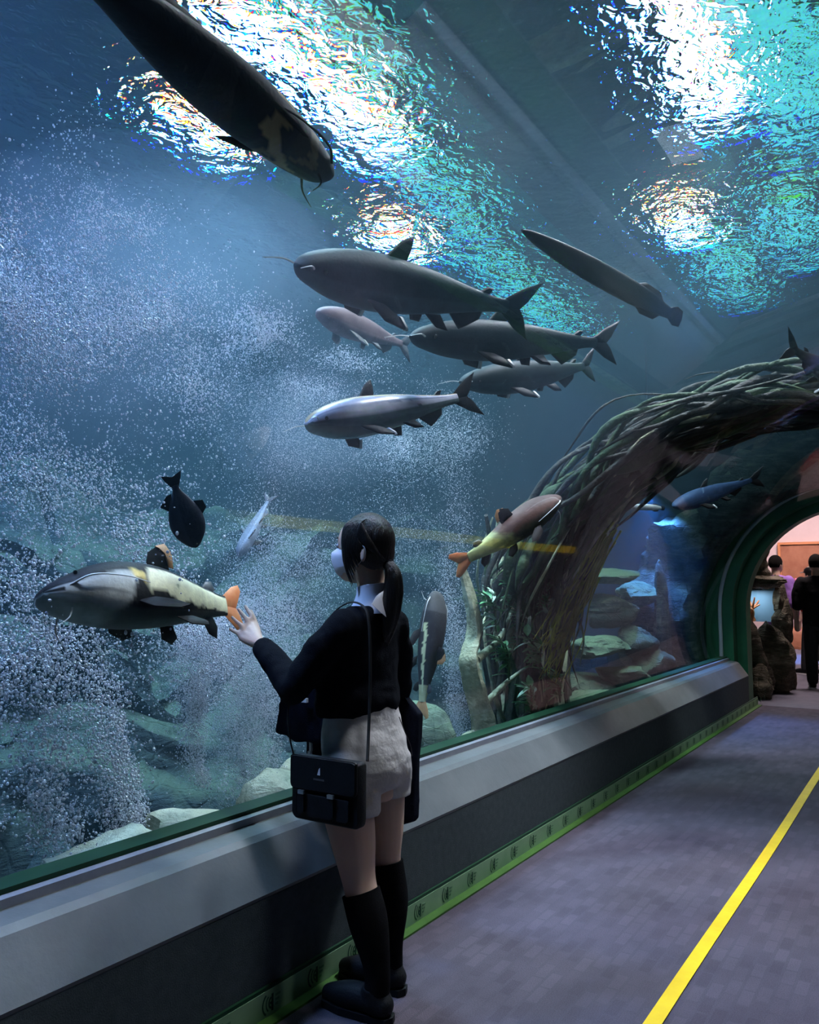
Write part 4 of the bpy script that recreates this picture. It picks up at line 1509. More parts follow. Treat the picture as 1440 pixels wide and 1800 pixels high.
# legs
HLL, KNL, ANL = (-1.712, 2.268, .66), (-1.662, 2.268, .415), (-1.590, 2.268, .085)
HRR, KNR, ANR = (-1.705, 2.450, .66), (-1.685, 2.450, .425), (-1.660, 2.450, .085)
for h, k, a in ((HLL, KNL, ANL), (HRR, KNR, ANR)):
    q = Vector(k) * .5 + Vector(h) * .5
    c = Vector(k) * .62 + Vector(a) * .38
    limb(mb, [(h[0], h[1], .74), h, (q.x, q.y, q.z), k, (c.x + .012, c.y, c.z), (a[0], a[1], .16), a], [.088, .088, .075, .056, .054, .036, .035], 20, 60)
    limb(mb, [(a[0] + .012, a[1], .045), (a[0] - .07, a[1], .05), (a[0] - .155, a[1], .034)], [.033, .034, .022], 14, 14)
body = link('body', remesh(mb, 0.0055, 5, .5, 'body'), M['skin'])
put(body, girl)
# eyes
for s in (1, -1):
    e = put(MB().ball((HX - .092, HY + s * .031, HZ + .004), (.010, .013, .010), 12, 8).build('eye', M['white_cloth']), girl)
    put(MB().ball((HX - .1005, HY + s * .031, HZ + .004), (.003, .0055, .0055), 10, 6).build('iris', M['eye_dark']), e)
    put(limb(MB(), [(HX - .103, HY + s * .012, HZ + .030), (HX - .100, HY + s * .03, HZ + .034), (HX - .086, HY + s * .048, HZ + .030)], [.003, .004, .002], 8, 10).build('eyebrow', M['hair']), girl)

# --- cardigan
mb = MB()
hloft(mb, [(-1.735, HY, .945, .118, .176), (-1.738, HY, .99, .128, .186), (-1.738, HY, 1.08, .116, .182), (-1.735, HY, 1.17, .112, .182), (-1.715, HY, 1.25, .098, .180), (-1.695, HY, 1.295, .075, .130), (-1.688, HY, 1.318, .062, .085)], 36)
limb(mb, [(-1.695, 2.21, 1.245), (-1.765, 2.17, 1.15), ELL], [.062, .060, .056], 18, 24)
limb(mb, [ELL, (-1.945, 2.175, 1.10), (-2.045, 2.208, 1.160)], [.056, .050, .038], 18, 24)
limb(mb, [(-1.695, 2.51, 1.245), (-1.715, 2.57, 1.12), ELR], [.062, .060, .056], 18, 24)
limb(mb, [ELR, (-1.85, 2.565, 1.0), (-1.945, 2.54, 1.0)], [.056, .050, .038], 18, 24)
me = remesh(mb, 0.007, 4, .5, 'cardigan')
V = np.array([v.co[:] for v in me.vertices])
Nn = np.array([v.normal[:] for v in me.vertices])
fold = fbm(V * np.array([9, 9, 14.]), 3, 17) * 0.014
V = V + Nn * fold[:, None]
me.vertices.foreach_set('co', V.ravel())
cg = link('cardigan', me, M['black_knit'])
put(cg, girl)
for p, q in (((-2.040, 2.207, 1.157), (-2.056, 2.212, 1.168)),):
    put(MB().tube([p, q], [.0405, .0385], 18).build('cuff', M['white_cloth']), cg)

# --- white stand collar shirt
mb = MB()
def collar_ring(z, rx, ry, cx, tilt):
    return [(cx + rx * math.cos(a), HY + ry * math.sin(a), z + tilt * math.cos(a)) for a in [2 * PI * k / 32 for k in range(32)]]
mb.rings([collar_ring(1.292, .080, .098, -1.688, .0), collar_ring(1.325, .064, .072, -1.682, .004), collar_ring(1.362, .057, .058, -1.678, .006), collar_ring(1.388, .058, .059, -1.676, .008), collar_ring(1.389, .053, .054, -1.676, .008), collar_ring(1.36, .052, .053, -1.678, .006)], caps=False)
put(mb.build('shirt_collar', M['white_cloth']), girl)
# pointed back flap of the collar under the ponytail
fl_ = plate([(-1.618, 2.345, 1.372), (-1.624, 2.305, 1.352), (-1.612, 2.262, 1.325), (-1.600, 2.300, 1.295), (-1.588, 2.352, 1.262), (-1.600, 2.40, 1.30), (-1.615, 2.40, 1.35)], .006)
put(fl_.build('collar_flap', M['white_cloth']), girl)

# --- shorts
mb = MB()
hloft(mb, [(-1.725, HY, .985, .112, .158), (-1.722, HY, .93, .116, .165), (-1.712, HY, .86, .132, .176), (-1.700, HY, .79, .136, .182), (-1.700, HY, .735, .128, .180), (-1.702, HY, .700, .112, .172)], 36)
for (x, y, z) in ((-1.712, 2.272, .66), (-1.700, 2.448, .685)):
    hloft(mb, [(x + .004, y, .80, .112, .090), (x + .004, y, .74, .112, .094), (x, y, z - .01, .107, .097), (x, y, z - .03, .106, .097)], 28)
me = remesh(mb, 0.007, 5, .5, 'shorts')
V = np.array([v.co[:] for v in me.vertices])
Nn = np.array([v.normal[:] for v in me.vertices])
V = V + Nn * (fbm(V * np.array([7, 7, 16.]), 3, 27) * 0.010)[:, None]
me.vertices.foreach_set('co', V.ravel())
sh = link('shorts', me, M['shorts'])
put(sh, girl)
put(MB().tube(cr([(-1.583, 2.385, .94), (-1.566, 2.395, .89), (-1.562, 2.425, .84), (-1.572, 2.45, .80)], 14), .0016, 6).build('pocket_seam', M['seam']), sh)

# --- socks and shoes
for (k, a, zt) in ((KNL, ANL, .385), (KNR, ANR, .425)):
    kk, aa = Vector(k), Vector(a)
    mb = MB()
    top = aa + (kk - aa) * ((zt - aa.z) / (kk.z - aa.z))
    c = kk * .62 + aa * .38
    Q_ = cr([(*top, .0640), (c.x + .012, c.y, c.z, .0635), (aa.x, aa.y, .16, .043), (aa.x, aa.y, .07, .042)], 40)
    mb.tube([tuple(r_[:3]) for r_ in Q_], [float(r_[3]) for r_ in Q_], 28)
    put(mb.build('sock', M['black_sock']), girl)
    mb = MB()
    limb(mb, [(aa.x + .020, aa.y, .052), (aa.x - .05, aa.y, .058), (aa.x - .12, aa.y, .048), (aa.x - .190, aa.y, .038)], [.041, .042, .044, .030], 20, 30)
    mb.tube([(aa.x, aa.y, .055), (aa.x - .004, aa.y, .105)], [.046, .043], 18)
    s_ = link('shoe', remesh(mb, .006, 4, .5, 'shoe'), M['black_leather'])
    put(s_, girl)
    sole = [(aa.x + .062, 0), (aa.x + .05, .03), (aa.x - .02, .036), (aa.x - .12, .046), (aa.x - .20, .034), (aa.x - .222, 0), (aa.x - .20, -.034), (aa.x - .12, -.046), (aa.x - .02, -.036), (aa.x + .05, -.03)]
    R = [[(p[0], aa.y + p[1], z) for p in sole] for z in (0.001, .024)]
    put(MB().rings(R).build('sole', M['black_leather'], smooth=False), s_)

# --- face mask
mb = MB()
def mk_pt(u, v):     # u across the face -1..1, v 0 chin .. 1 nose
    a = u * 1.25
    prof = np.interp(v, [0, .2, .55, .85, 1], [.086, .122, .142, .146, .116])
    wy = np.interp(v, [0, .3, .7, 1], [.040, .066, .070, .058])
    x = HX + .005 - prof * (0.35 * math.cos(a) ** .6 + 0.65 * math.cos(a) ** 1.6)
    y = HY + wy * math.sin(a) * 1.06
    return (x, y, HZ - .122 + .118 * v + .012 * abs(u) * (1 - v) * 2)
mb.grid(lambda u, v: mk_pt(u * 2 - 1, v), 24, 14)
mo = mb.build('face_mask', M['mask'], fixn=False)
sd = mo.modifiers.new('thick', 'SOLIDIFY')
sd.thickness = .003
put(mo, girl)
for z in (.012, .07):
    put(MB().tube(cr([mk_pt(u, .93 - z * 6) for u in np.linspace(-1, 1, 15)], 30), .0026, 6).build('mask_pleat', M['mask']), mo)
for s in (1, -1):
    put(MB().tube(cr([mk_pt(s, .92), (HX + .03, HY + s * .079, HZ + .008), (HX + .062, HY + s * .082, HZ - .022), (HX + .035, HY + s * .078, HZ - .06), mk_pt(s, .12)], 26), .0011, 6).build('ear_loop', M['mask']), mo)

# --- hair: cap with side lock and low ponytail
mb = MB()
mb.ball((HX + .012, HY, HZ + .018), (.104, .084, .104), 32, 20)
mb.ball((HX + .045, HY, HZ - .012), (.066, .074, .085), 24, 16)
me = remesh(mb, .006, 3, .5, 'hair')
bm = bmesh.new()
bm.from_mesh(me)
kill = [v for v in bm.verts if (v.co.x < HX - .066 - .25 * (v.co.z - HZ - .03) and abs(v.co.y - HY) < .055 and v.co.z < HZ + .075) or v.co.z < HZ - .085 or (v.co.z < HZ - .005 and v.co.x < HX + .01)]
bmesh.ops.delete(bm, geom=kill, context='VERTS')
bm.to_mesh(me)
bm.free()
hr = link('hair', me, M['hair'])
hr.modifiers.new('thick', 'SOLIDIFY').thickness = .010
put(hr, girl)
rg = np.random.default_rng(5)
for s in (-1, 1):    # side hair falling past the cheek
    for k in range(22):
        u = k / 21
        x0 = HX - .020 + .058 * u
        ln_ = np.interp(u, [0, .25, .5, 1], [.150, .11, .07, .04]) * rg.uniform(.85, 1.1)
        p = cr([(x0 + .01, HY + s * .030, HZ + .112 - .02 * abs(u - .5)), (x0 - .012, HY + s * .068, HZ + .075), (x0 - .016 + .006 * u, HY + s * .083, HZ + .02), (x0 - .006 + .010 * u, HY + s * .082, HZ + .02 - ln_ * .55), (x0 + .018 + .004 * u, HY + s * .073, HZ + .015 - ln_)], 18)
        put(MB().tube(p, [.0105 * np.interp(i / 17, [0, .2, .7, 1], [.6, 1, .8, .15]) for i in range(18)], 7, .55).build('hair_lock', M['hair']), hr)
mb = MB()
pt = [(HX + .098, HY, HZ - .055), (HX + .122, HY - .005, HZ - .088), (HX + .128, HY - .008, HZ - .15), (HX + .120, HY - .010, HZ - .22), (HX + .108, HY - .012, HZ - .29), (HX + .102, HY - .012, HZ - .335)]
for k in range(26):
    a, rr = rg.uniform(0, 2 * PI), rg.uniform(0, 1) ** .5
    p = [(q[0] + math.cos(a) * rr * w, q[1] + math.sin(a) * rr * w * .9, q[2]) for q, w in zip(pt, (.010, .022, .030, .030, .024, .010))]
    p[-1] = (p[-1][0], p[-1][1], p[-1][2] + rg.uniform(-.02, .05))
    mb.tube(cr(p, 22), [.0085 * np.interp(i / 21, [0, .6, 1], [1, .9, .15]) for i in range(22)], 6)
po = put(link('ponytail', remesh(mb, .005, 1, .4, 'ponytail'), M['hair']), hr)
put(MB().tube([(HX + .094, HY, HZ - .060), (HX + .112, HY, HZ - .078)], [.020, .019], 14).build('hair_tie', M['black_knit']), hr)
mb = MB()
for k in range(18):   # hair combed back to the tie over the ear
    u = k / 17
    s = 1 if k % 2 else -1
    p = cr([(HX + .02 + .02 * u, HY + s * .080, HZ + .03 + .05 * u), (HX + .07, HY + s * .070, HZ + .01 + .03 * u - .02), (HX + .100, HY + s * .02, HZ - .055)], 12)
    mb.tube(p, .011, 6, .6)
put(link('combed_hair', remesh(mb, .006, 2, .5, 'combed'), M['hair']), hr)

# --- shoulder bag (a thing of its own)
bag = thing('shoulder_bag', (-1.695, 2.13, .62), 'small black satchel with white emblem hanging at the hip of the person at the glass', 'bag')
def rbox(x0, x1, y0, y1, z0, z1, r, n=5):
    o_ = []
    for (cx, cz, a0) in ((x1 - r, z1 - r * .4, 0), (x0 + r, z1 - r * .4, 90), (x0 + r, z0 + r, 180), (x1 - r, z0 + r, 270)):
        rz = r * .4 if a0 < 180 else r
        for i in range(n):
            a = math.radians(a0 + 90 * i / (n - 1))
            o_.append((cx + r * math.cos(a), cz + rz * math.sin(a)))
    c = ((x0 + x1) / 2, (z0 + z1) / 2)
    ins = [((p[0] - c[0]) * .96 + c[0], (p[1] - c[1]) * .94 + c[1]) for p in o_]
    return MB().rings([[(p[0], y0, p[1]) for p in ins], [(p[0], y0 + .010, p[1]) for p in o_], [(p[0], y1 - .010, p[1]) for p in o_], [(p[0], y1, p[1]) for p in ins]])
B0, B1 = -1.832, -1.556
put(rbox(B0, B1, 2.118, 2.165, .628, .832, .022).build('bag_body', M['black_leather']), bag)
fp = put(rbox(B0 + .003, B1 - .003, 2.106, 2.120, .728, .836, .018).build('flap', M['black_leather']), bag)
put(rbox(B0 + .03, B1 - .03, 2.108, 2.120, .645, .718, .014).build('front_pocket', M['black_leather']), bag)
sail = [(-1.712, .782), (-1.700, .782), (-1.7005, .806), (-1.706, .800)]
put(MB().add([(p[0], 2.1045, p[1]) for p in sail], [(0, 1, 2, 3)]).build('emblem', M['white_print'], fp, smooth=False), bag)
lt = MB()
for k in range(9):
    lt.add([(-1.727 + k * .005 + a, 2.1045, .765 + b) for a, b in ((0, 0), (.0034, 0), (.0034, .006), (0, .006))], [(0, 1, 2, 3)])
lo_ = put(lt.build('emblem_lettering', M['grey_print'], smooth=False), bag)
lo_['kind'] = 'stuff'
for x in (-1.775, -1.655):
    bu = put(MB().box((x - .012, 2.098, .716), (x + .012, 2.107, .728)).build('buckle', M['buckle'], smooth=False), bag)
    put(MB().box((x - .010, 2.101, .66), (x + .010, 2.107, .716)).build('buckle_strap', M['black_leather'], smooth=False), bu)
sp = cr([W(646, 1338, y=2.128), W(648, 1290, y=2.165), W(650, 1230, y=2.195), W(651, 1160, y=2.215), W(649, 1100, y=2.235), W(641, 1068, y=2.250), (-1.700, 2.258, 1.330), (-1.765, 2.245, 1.29), (-1.835, 2.21, 1.18), (-1.870, 2.15, 1.0), (-1.850, 2.125, .90), (B0 + .008, 2.125, .815)], 80)
put(MB().tube(sp, .0055, 8, .5).build('strap', M['black_leather']), bag)

# --- coat over the right arm
mb = MB()
def slab(pts, th):
    """cloth band: list of ((x,y,z) top edge, (x,y,z) bottom edge)"""
    R = []
    for a, b in pts:
        A, B = Vector(a), Vector(b)
        n = Vector((0, 1, 0))
        ring = []
        for i in range(9):
            ring.append(tuple(A.lerp(B, i / 8) - n * th * .5))
        for i in range(8, -1, -1):
            ring.append(tuple(A.lerp(B, i / 8) + n * th * .5))
        R.append(ring)
    mb.rings(R)
slab([((-2.140, 2.44, 1.03), (-2.185, 2.45, .825)), ((-2.06, 2.44, 1.055), (-2.09, 2.45, .80)), ((-1.95, 2.45, 1.06), (-1.97, 2.46, .80)), ((-1.86, 2.47, 1.05), (-1.86, 2.48, .80))], .05)
slab([((-2.11, 2.52, 1.04), (-2.07, 2.53, .64)), ((-1.97, 2.54, 1.06), (-1.97, 2.55, .56)), ((-1.82, 2.575, 1.06), (-1.84, 2.58, .50)), ((-1.70, 2.60, 1.0), (-1.73, 2.59, .515)), ((-1.625, 2.60, .92), (-1.640, 2.58, .545))], .055)
slab([((-2.13, 2.60, 1.03), (-2.12, 2.61, .74)), ((-1.95, 2.62, 1.05), (-1.95, 2.63, .62)), ((-1.80, 2.64, 1.03), (-1.80, 2.64, .56))], .05)
limb(mb, [(-2.12, 2.52, 1.035), (-1.95, 2.54, 1.055), (-1.83, 2.575, 1.05)], [.055, .070, .070], 14, 14)
me = remesh(mb, .009, 4, .5, 'coat')
V = np.array([v.co[:] for v in me.vertices])
Nn = np.array([v.normal[:] for v in me.vertices])
V = V + Nn * (fbm(V * np.array([22, 6, 4.]), 2, 37) * .018)[:, None]
V[:, 0] = np.maximum(V[:, 0], -2.195)
me.vertices.foreach_set('co', V.ravel())
ct = thing('coat', (-1.9, 2.55, .5), 'dark navy coat with white lettering draped over the arm of the person at the glass', 'coat')
co = put(link('cloth', me, M['navy_coat']), ct)
def letter(px, py, w, h, yl):
    c = W(px, py, y=yl)
    s = yl / FPX * 1.35
    p = [(c.x - w * s, c.z - h * s), (c.x + w * s, c.z - h * s), (c.x + w * s, c.z + h * s), (c.x - w * s, c.z + h * s)]
    put(MB().rings([[(q[0], yl, q[1]) for q in p], [(q[0], yl + .012, q[1]) for q in p]]).build('white_letter', M['white_print'], smooth=False), ct)
for a in ((515, 1301, 9, 2.2, 2.488), (514, 1292, 2, 8, 2.488), (543, 1326, 3, 5, 2.488), (545, 1310, 2, 10, 2.488), (532, 1231, 8, 3.5, 2.402)):
    letter(*a)


# ------------------------------------------------------------------ portal and the hall beyond
PXC, PZC, PR = -0.75, 1.0, 1.19      # clear opening of the portal
def parch(r, n=48, base=0.0):
    half = [(PXC - r, base)]
    return [(PXC - r, base)] + [(PXC + r * math.cos(PI - PI * i / n), PZC + 0.10 + r * math.sin(PI - PI * i / n)) for i in range(n + 1)] + [(PXC + r, base)]


def ring_wall(mb, ri, ro, y0, y1):
    R = [[(p[0], y0, p[1]) for p in ri], [(p[0], y0, p[1]) for p in ro], [(p[0], y1, p[1]) for p in ro], [(p[0], y1, p[1]) for p in ri], [(p[0], y0, p[1]) for p in ri]]
    n = len(ri)
    for i in range(4):
        mb.add(R[i] + R[i + 1], [(j, j + 1, n + j + 1, n + j) for j in range(n - 1)])
    return mb


dr = thing('door_1', (PXC, YEND, 0), 'dark green arched portal at the end of the tunnel', None, kind='structure')
put(ring_wall(MB(), parch(1.19), parch(1.50), YEND - 0.04, YEND + 0.22).build('arch_frame', M['green_paint']), dr)
put(ring_wall(MB(), parch(1.30), parch(1.60), YEND - 0.24, YEND - 0.03).build('outer_frame', M['green_paint']), dr)
hp = [(p[0], YEND - .26, p[1]) for p in parch(1.435, 48, .56)]
put(MB().tube(hp, .022, 10).build('hose', M['hose']), dr)
# solid wall round the portal closing the tank (above and beside)
wl = MB()
ro_ = parch(1.50)
outer = [(TX0, 0.0)] + [(TX0 + (TX1 - TX0) * (i / (len(ro_) - 3)), 7.6) for i in range(len(ro_) - 2)] + [(TX1, 0.0)]
ring_wall(wl, ro_, outer, TY1 - .85, TY1 - .55)
tag(wl.build('wall_end', M['dark_shell'], smooth=False), None, kind='structure')

M['hall_floor'] = mat_plain('hall_carpet', (0.11, 0.11, 0.15), (0.15, 0.15, 0.19), 0.8, 6, 0.1, 200, 0.2)
M['pink_wall'] = mat_plain('pale_plaster', (0.66, 0.56, 0.57), (0.74, 0.63, 0.64), 0.9, 2, 0.1, 20)
M['copper'] = mat_plain('copper_panel', (0.30, 0.12, 0.07), (0.42, 0.20, 0.12), 0.6, 4, 0.1, 30)
M['panel_frame'] = mat_plain('orange_frame', (0.60, 0.26, 0.12), None, 0.6)
M['tank_back'] = mat_plain('pale_blue_backing', (0.25, 0.45, 0.62), (0.30, 0.52, 0.70), 0.7, 3)
M['coral'] = mat_plain('orange_coral', (0.75, 0.20, 0.06), (0.85, 0.42, 0.22), 0.7, 20)
M['drift'] = mat_root('driftwood', (0.04, 0.03, 0.022), (0.13, 0.105, 0.08), (0.34, 0.28, 0.22))
M['black_shirt'] = mat_plain('black_shirt', (0.010, 0.010, 0.012), (0.018, 0.018, 0.02), 0.9, 20, 0.2, 100, 0.1)
M['grey_trouser'] = mat_plain('dark_grey_trousers', (0.02, 0.022, 0.026), (0.035, 0.036, 0.04), 0.9, 20, 0.2, 100, 0.1)
M['red_shirt'] = mat_plain('red_shirt', (0.55, 0.04, 0.03), None, 0.8)
M['purple_shirt'] = mat_plain('purple_shirt', (0.32, 0.16, 0.55), None, 0.8)
M['pink_strap'] = mat_plain('pink_plastic', (0.85, 0.30, 0.50), None, 0.4)

M['hair_matte'] = mat_plain('matte_black_hair', (0.004, 0.004, 0.004), (0.010, 0.009, 0.008), 0.85, 60, 0.5, 160, 0.1)
HY0, HY1 = YEND + .22, 22.0
tag(MB().box((-7, HY0, -.05), (4, HY1, 0)).build('floor_hall', M['hall_floor'], smooth=False), None, kind='structure')
tag(MB().box((-7, HY1, 0), (4, HY1 + .2, 4.2)).build('wall_hall_back', M['pink_wall'], smooth=False), None, kind='structure')
tag(MB().box((-7.2, HY0 + .4, 0), (-7, HY1, 4.2)).build('wall_hall_left', M['pink_wall'], smooth=False), None, kind='structure')
tag(MB().box((4, HY0 + .4, 0), (4.2, HY1, 4.2)).build('wall_hall_right', M['pink_wall'], smooth=False), None, kind='structure')
tag(MB().box((-7, HY0 + .4, 4.2), (4, HY1, 4.4)).build('ceiling_hall', M['pink_wall'], smooth=False), None, kind='structure')
# framed copper panel on the back wall
a, b = W(1372, 958, y=21.9), W(1500, 1035, y=21.9)
pn = thing('wall_panel', (a.x, 21.9, b.z), 'large copper brown panel with orange frame on the pink wall', 'panel')
put(MB().box((a.x, 21.90, b.z - .25), (b.x, 21.98, a.z)).build('sheet', M['copper'], smooth=False), pn)
for (p, q) in (((a.x - .06, 21.86, b.z - .25), (a.x, 21.99, a.z + .06)), ((a.x, 21.86, a.z), (b.x, 21.99, a.z + .06)), ((a.x - .06, 21.86, b.z - .33), (b.x, 21.99, b.z - .25)), ((b.x, 21.86, b.z - .33), (b.x + .06, 21.99, a.z + .06))):
    put(MB().box(p, q).build('frame_bar', M['panel_frame'], smooth=False), pn)
# pink lamps under the hall ceiling, blue lamp on the floor beyond
M['pink_led'] = mat_emit('pink_led', (1.0, 0.62, 0.62), 1.6)
M['blue_led'] = mat_emit('blue_led', (0.05, 0.35, 1.0), 5)
for k, (x, y, pw, c) in enumerate(((-1.6, 12.6, 130, (1.0, .80, .78)), (-2.6, 19.6, 230, (1.0, .74, .73)), (0.6, 15.5, 60, (1.0, .74, .70)))):
    t = thing('ceiling_lamp', (x, y, 4.1), ['pink ceiling lamp just past the portal', 'pink ceiling lamp by the back wall', 'pink ceiling lamp over the hall right side'][k], 'lamp', 'pink lamps in the hall')
    put(MB().box((x - .5, y - .25, 4.08), (x + .5, y + .25, 4.2)).build('housing', M['metal_dark'], smooth=False), t)
    put(MB().box((x - .45, y - .2, 4.07), (x + .45, y + .2, 4.079)).build('diffuser', M['pink_led'], smooth=False), t)
    l_ = area_light('lamp_light', (x, y, 4.05), (.9, .4), pw, c)
    put(l_, t)
t = thing('blue_spotlight', (-2.55, 17.6, 2.6), 'blue spotlight shining on the hall floor', 'lamp')
put(MB().tube([(-2.55, 17.6, 2.75), (-2.55, 17.6, 2.55)], .08, 14).build('can', M['metal_dark']), t)
put(MB().tube([(-2.55, 17.6, 2.75), (-2.55, 17.6, 4.2)], .015, 8).build('rod', M['metal_dark']), t)
sl = bpy.data.lights.new('blue_beam', 'SPOT')
sl.energy, sl.color, sl.spot_size, sl.spot_blend, sl.shadow_soft_size = 700, (.04, .30, 1.0), math.radians(58), .4, .06
so = bpy.data.objects.new('blue_beam', sl)
COL.objects.link(so)
so.location = (-2.55, 17.6, 2.5)
put(so, t)

# rock formation with a little window tank, just past the portal
rf = thing('rock_formation', (-2.05, 11.5, 0), 'brown sculpted rock pillar with a small aquarium window past the portal', 'rock')
def rk(c, r, seed, m='rock_brown', rot=0.0):
    rock('boulder', c, r, seed, M[m], sub=4, rough=.22, rot=rot, parent=rf)
rk((-2.28, 11.55, .42), (.42, .42, .55), 401)
rk((-1.98, 11.95, .38), (.30, .34, .50), 402)
rk((-1.95, 11.15, .16), (.16, .18, .26), 403)
rk((-1.93, 12.35, .30), (.26, .36, .48), 404)
rk((-1.83, 12.05, .90), (.15, .22, .32), 405)
rk((-1.85, 12.12, 1.22), (.115, .16, .36), 406)
rk((-2.08, 11.85, 1.47), (.34, .38, .10), 407)
rk((-2.45, 11.6, 1.2), (.22, .3, .5), 408)
put(MB().box((-2.42, 12.05, .92), (-1.90, 12.09, 1.40)).build('tank_backing', M['tank_back'], smooth=False), rf)
put(MB().box((-2.42, 11.62, .94), (-2.06, 11.64, 1.52)).build('tank_glass', M['acrylic'], smooth=False), rf)
co_ = thing('coral', (-2.2, 11.9, .95), 'bright orange branching coral inside the small aquarium window', 'coral')
rg = np.random.default_rng(77)
for k in range(16):
    b0 = Vector((-2.22 + rg.uniform(-.13, .08), 11.85 + rg.uniform(-.1, .1), .93))
    p = cr([b0, b0 + Vector((rg.uniform(-.05, .05), 0, .14)), b0 + Vector((rg.uniform(-.1, .1), 0, rg.uniform(.2, .36)))], 10)
    put(MB().tube(p, [.024 * (1 - .6 * i / 9) for i in range(10)], 7).build('coral_branch', M['coral']), co_)
tl_ = thing('tank_lamp', (-2.12, 11.85, 1.37), 'tiny lamp above the orange coral in the small aquarium', 'lamp')
put(MB().box((-2.24, 11.83, 1.352), (-2.02, 11.87, 1.372)).build('housing', M['metal_dark'], smooth=False), tl_)
put(area_light('tank_lamp_light', (-2.13, 11.85, 1.348), (.2, .04), 2, (.75, .88, 1.0)), tl_)
dw = thing('driftwood', (-2.1, 11.9, 1.68), 'upright grey driftwood trunk on top of the rock pillar', 'driftwood')
for (x0, x1, r, yy2) in ((-2.02, -1.96, .09, 11.95), (-2.08, -2.07, .06, 11.9), (-2.26, -2.25, .045, 11.8)):
    p = cr([(x0, yy2, 1.53), (x0 - .03, yy2, 1.75), (x1, yy2, 2.1), (x1 + .05, yy2, 2.6)], 24)
    put(MB().tube(p, [r * (1.1 - .4 * i / 23 + .12 * math.sin(i * 1.3)) for i in range(24)], 10).build('trunk_limb', M['drift']), dw)


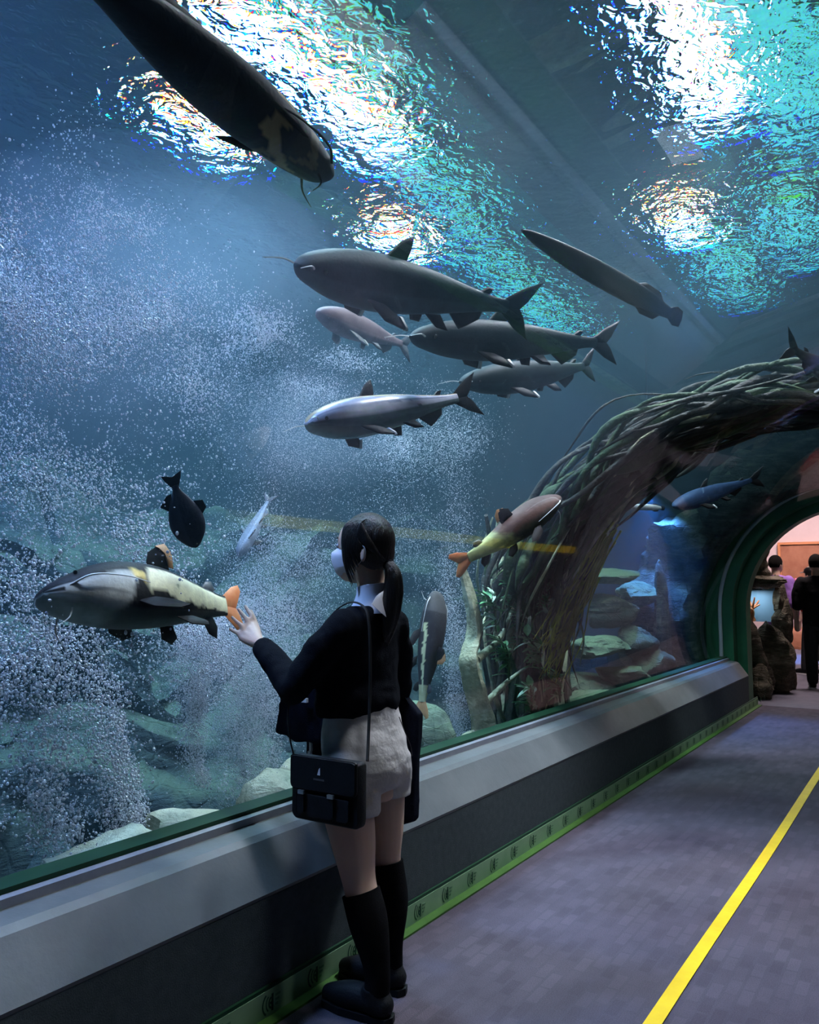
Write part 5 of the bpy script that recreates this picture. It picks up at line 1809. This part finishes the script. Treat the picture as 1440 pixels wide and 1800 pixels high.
def walker(x, y, head_h, yaw, label, shirt, trouser, cap=None, stride=.12):
    """person seen from a distance, standing or strolling"""
    k = head_h / 1.72
    t = thing('person', (x, y, 0), label, 'person')
    Mx = Matrix.Translation((x, y, 0)) @ Matrix.Rotation(yaw, 4, 'Z') @ Matrix.Scale(k, 4)

    def fin(me, nm, m):
        me.transform(Mx)
        return put(link(nm, me, m), t)
    b = MB()
    b.ball((.01, 0, 1.60), (.095, .076, .115), 18, 12)
    b.ball((.06, 0, 1.545), (.05, .05, .06), 12, 8)
    b.tube([(.095, 0, 1.61), (.115, 0, 1.58), (.10, 0, 1.57)], [.008, .014, .008], 8)
    for s in (1, -1):
        b.ball((-.005, s * .078, 1.59), (.016, .008, .03), 8, 6)
    limb(b, [(-.01, 0, 1.53), (-.015, 0, 1.42)], [.055, .06], 12, 8)
    hloft(b, [(0, 0, .86, .09, .15), (0, 0, 1.1, .09, .14), (0, 0, 1.3, .10, .165), (-.01, 0, 1.42, .06, .12)], 20)
    for s in (1, -1):
        limb(b, [(0, s * .19, 1.37), (-.03, s * .235, 1.12), (.03, s * .25, .88)], [.05, .04, .028], 12, 20)
        for j in range(4):
            limb(b, [(.035, s * .25 + (j - 1.5) * .012, .87), (.045 + .006 * j, s * .25 + (j - 1.5) * .017, .79), (.05, s * .245 + (j - 1.5) * .017, .73 + .008 * abs(j - 1.4))], [.017, .011, .0085], 8, 10)
        limb(b, [(.04, s * .235, .85), (.07, s * .225, .80), (.08, s * .228, .765)], [.014, .011, .009], 8, 8)
        limb(b, [(0, s * .09, .88), (.02 + s * stride * .3, s * .09, .48), (-.02 + s * stride, s * .09, .07)], [.085, .058, .04], 14, 24)
        limb(b, [(-.03 + s * stride, s * .09, .045), (.14 + s * stride, s * .1, .035)], [.038, .028], 10, 8)
    fin(remesh(b, .010, 3, .5, 'body'), 'body', M['skin'])
    b = MB()
    b.ball((-.012, 0, 1.625), (.104, .088, .108), 18, 12)
    me = remesh(b, .012, 1, .5, 'hair')
    bm = bmesh.new()
    bm.from_mesh(me)
    bmesh.ops.delete(bm, geom=[v for v in bm.verts if (v.co.x > .055 and v.co.z < 1.66) or v.co.z < 1.55], context='VERTS')
    bm.to_mesh(me)
    bm.free()
    h_ = fin(me, 'hair', M['hair_matte'])
    h_.modifiers.new('thick', 'SOLIDIFY').thickness = .012
    if cap:
        b = MB()
        b.ball((-.005, 0, 1.665), (.112, .096, .075), 18, 12)
        b.tube([(.09, 0, 1.655), (.20, 0, 1.64)], [.07, .05], 12, .12)
        fin(remesh(b, .010, 2, .5, 'cap'), 'cap', cap)
    b = MB()
    hloft(b, [(0, 0, .80, .125, .19), (0, 0, 1.0, .118, .178), (0, 0, 1.25, .120, .190), (-.005, 0, 1.40, .085, .18), (-.012, 0, 1.455, .062, .075)], 28)
    for s in (1, -1):
        limb(b, [(0, s * .185, 1.37), (-.02, s * .225, 1.22), (-.03, s * .24, 1.06)], [.075, .075, .068], 14, 16)
    me = remesh(b, .010, 3, .5, 'shirt')
    V = np.array([v.co[:] for v in me.vertices])
    V += np.array([v.normal[:] for v in me.vertices]) * (fbm(V * 8, 3, 5) * .02)[:, None]
    me.vertices.foreach_set('co', V.ravel())
    fin(me, 'shirt', shirt)
    b = MB()
    hloft(b, [(0, 0, .92, .112, .168), (0, 0, .84, .115, .175), (0, 0, .76, .1, .16)], 24)
    for s in (1, -1):
        limb(b, [(0, s * .088, .82), (.02 + s * stride * .3, s * .092, .48), (-.02 + s * stride, s * .09, .11)], [.098, .080, .068], 16, 24)
    fin(remesh(b, .010, 3, .5, 'trousers'), 'trousers', trouser)
    for s in (1, -1):
        b = MB()
        limb(b, [(-.04 + s * stride, s * .09, .05), (.06 + s * stride, s * .095, .055), (.16 + s * stride, s * .1, .040)], [.045, .046, .034], 14, 14)
        sh_ = fin(remesh(b, .009, 3, .5, 'shoe'), 'shoe', M['black_leather'])
        so_ = MB().rings([[(q[0] + s * stride, s * .095 + q[1], z) for q in ((-.09, 0), (-.07, .04), (.08, .05), (.19, .035), (.21, 0), (.19, -.035), (.08, -.05), (-.07, -.04))] for z in (.001, .022)])
        m_ = so_.mesh('sole')
        m_.transform(Mx)
        put(link('sole', m_, M['white_print'], None, False), sh_)
    return t


mp = W(1440, 1213, z=0)
walker(mp.x + .03, mp.y, 1.83, math.radians(100), 'person in loose black short sleeved shirt strolling away through the portal', M['black_shirt'], M['grey_trouser'])
p2 = W(1424, 985, y=14.6)
walker(p2.x, 14.6, 1.70, math.radians(150), 'person in red top and black cap ahead of the strolling person', M['red_shirt'], M['grey_trouser'], cap=M['metal_dark'])
p3 = W(1364, 985, y=13.4)
walker(p3.x, 13.4, 1.86, math.radians(60), 'person in purple top behind the rock pillar', M['purple_shirt'], M['purple_shirt'])
# pink straps of a hanging display and a low plinth
c0, c1 = W(1402, 1055, y=20.5), W(1408, 1110, y=20.5)
st_ = thing('strap_stand', (c1.x, 20.5, 0), 'pair of pink poles standing by the low plinth', 'stand')
for dx in (-.09, .0, .08):
    put(MB().tube([(c0.x + dx * .2, 20.5, c0.z + .5), (c1.x + dx, 20.5, c1.z - .2)], .016, 8).build('pole', M['pink_strap']), st_)
put(MB().box((c1.x - .16, 20.4, 0), (c1.x + .16, 20.6, .05)).build('base', M['copper'], smooth=False), st_)
c2 = W(1405, 1125, y=20.9)
pl_ = thing('plinth', (c2.x, 20.9, 0), 'low rounded brown plinth at the edge of the blue floor', 'plinth')
put(MB().rings([[(c2.x + math.cos(a) * r, 20.9 + math.sin(a) * r * .6, z) for a in [2 * PI * k / 20 for k in range(20)]] for r, z in ((.8, 0), (.78, .34), (.65, .46), (.6, .47))]).build('plinth_body', M['copper']), pl_)
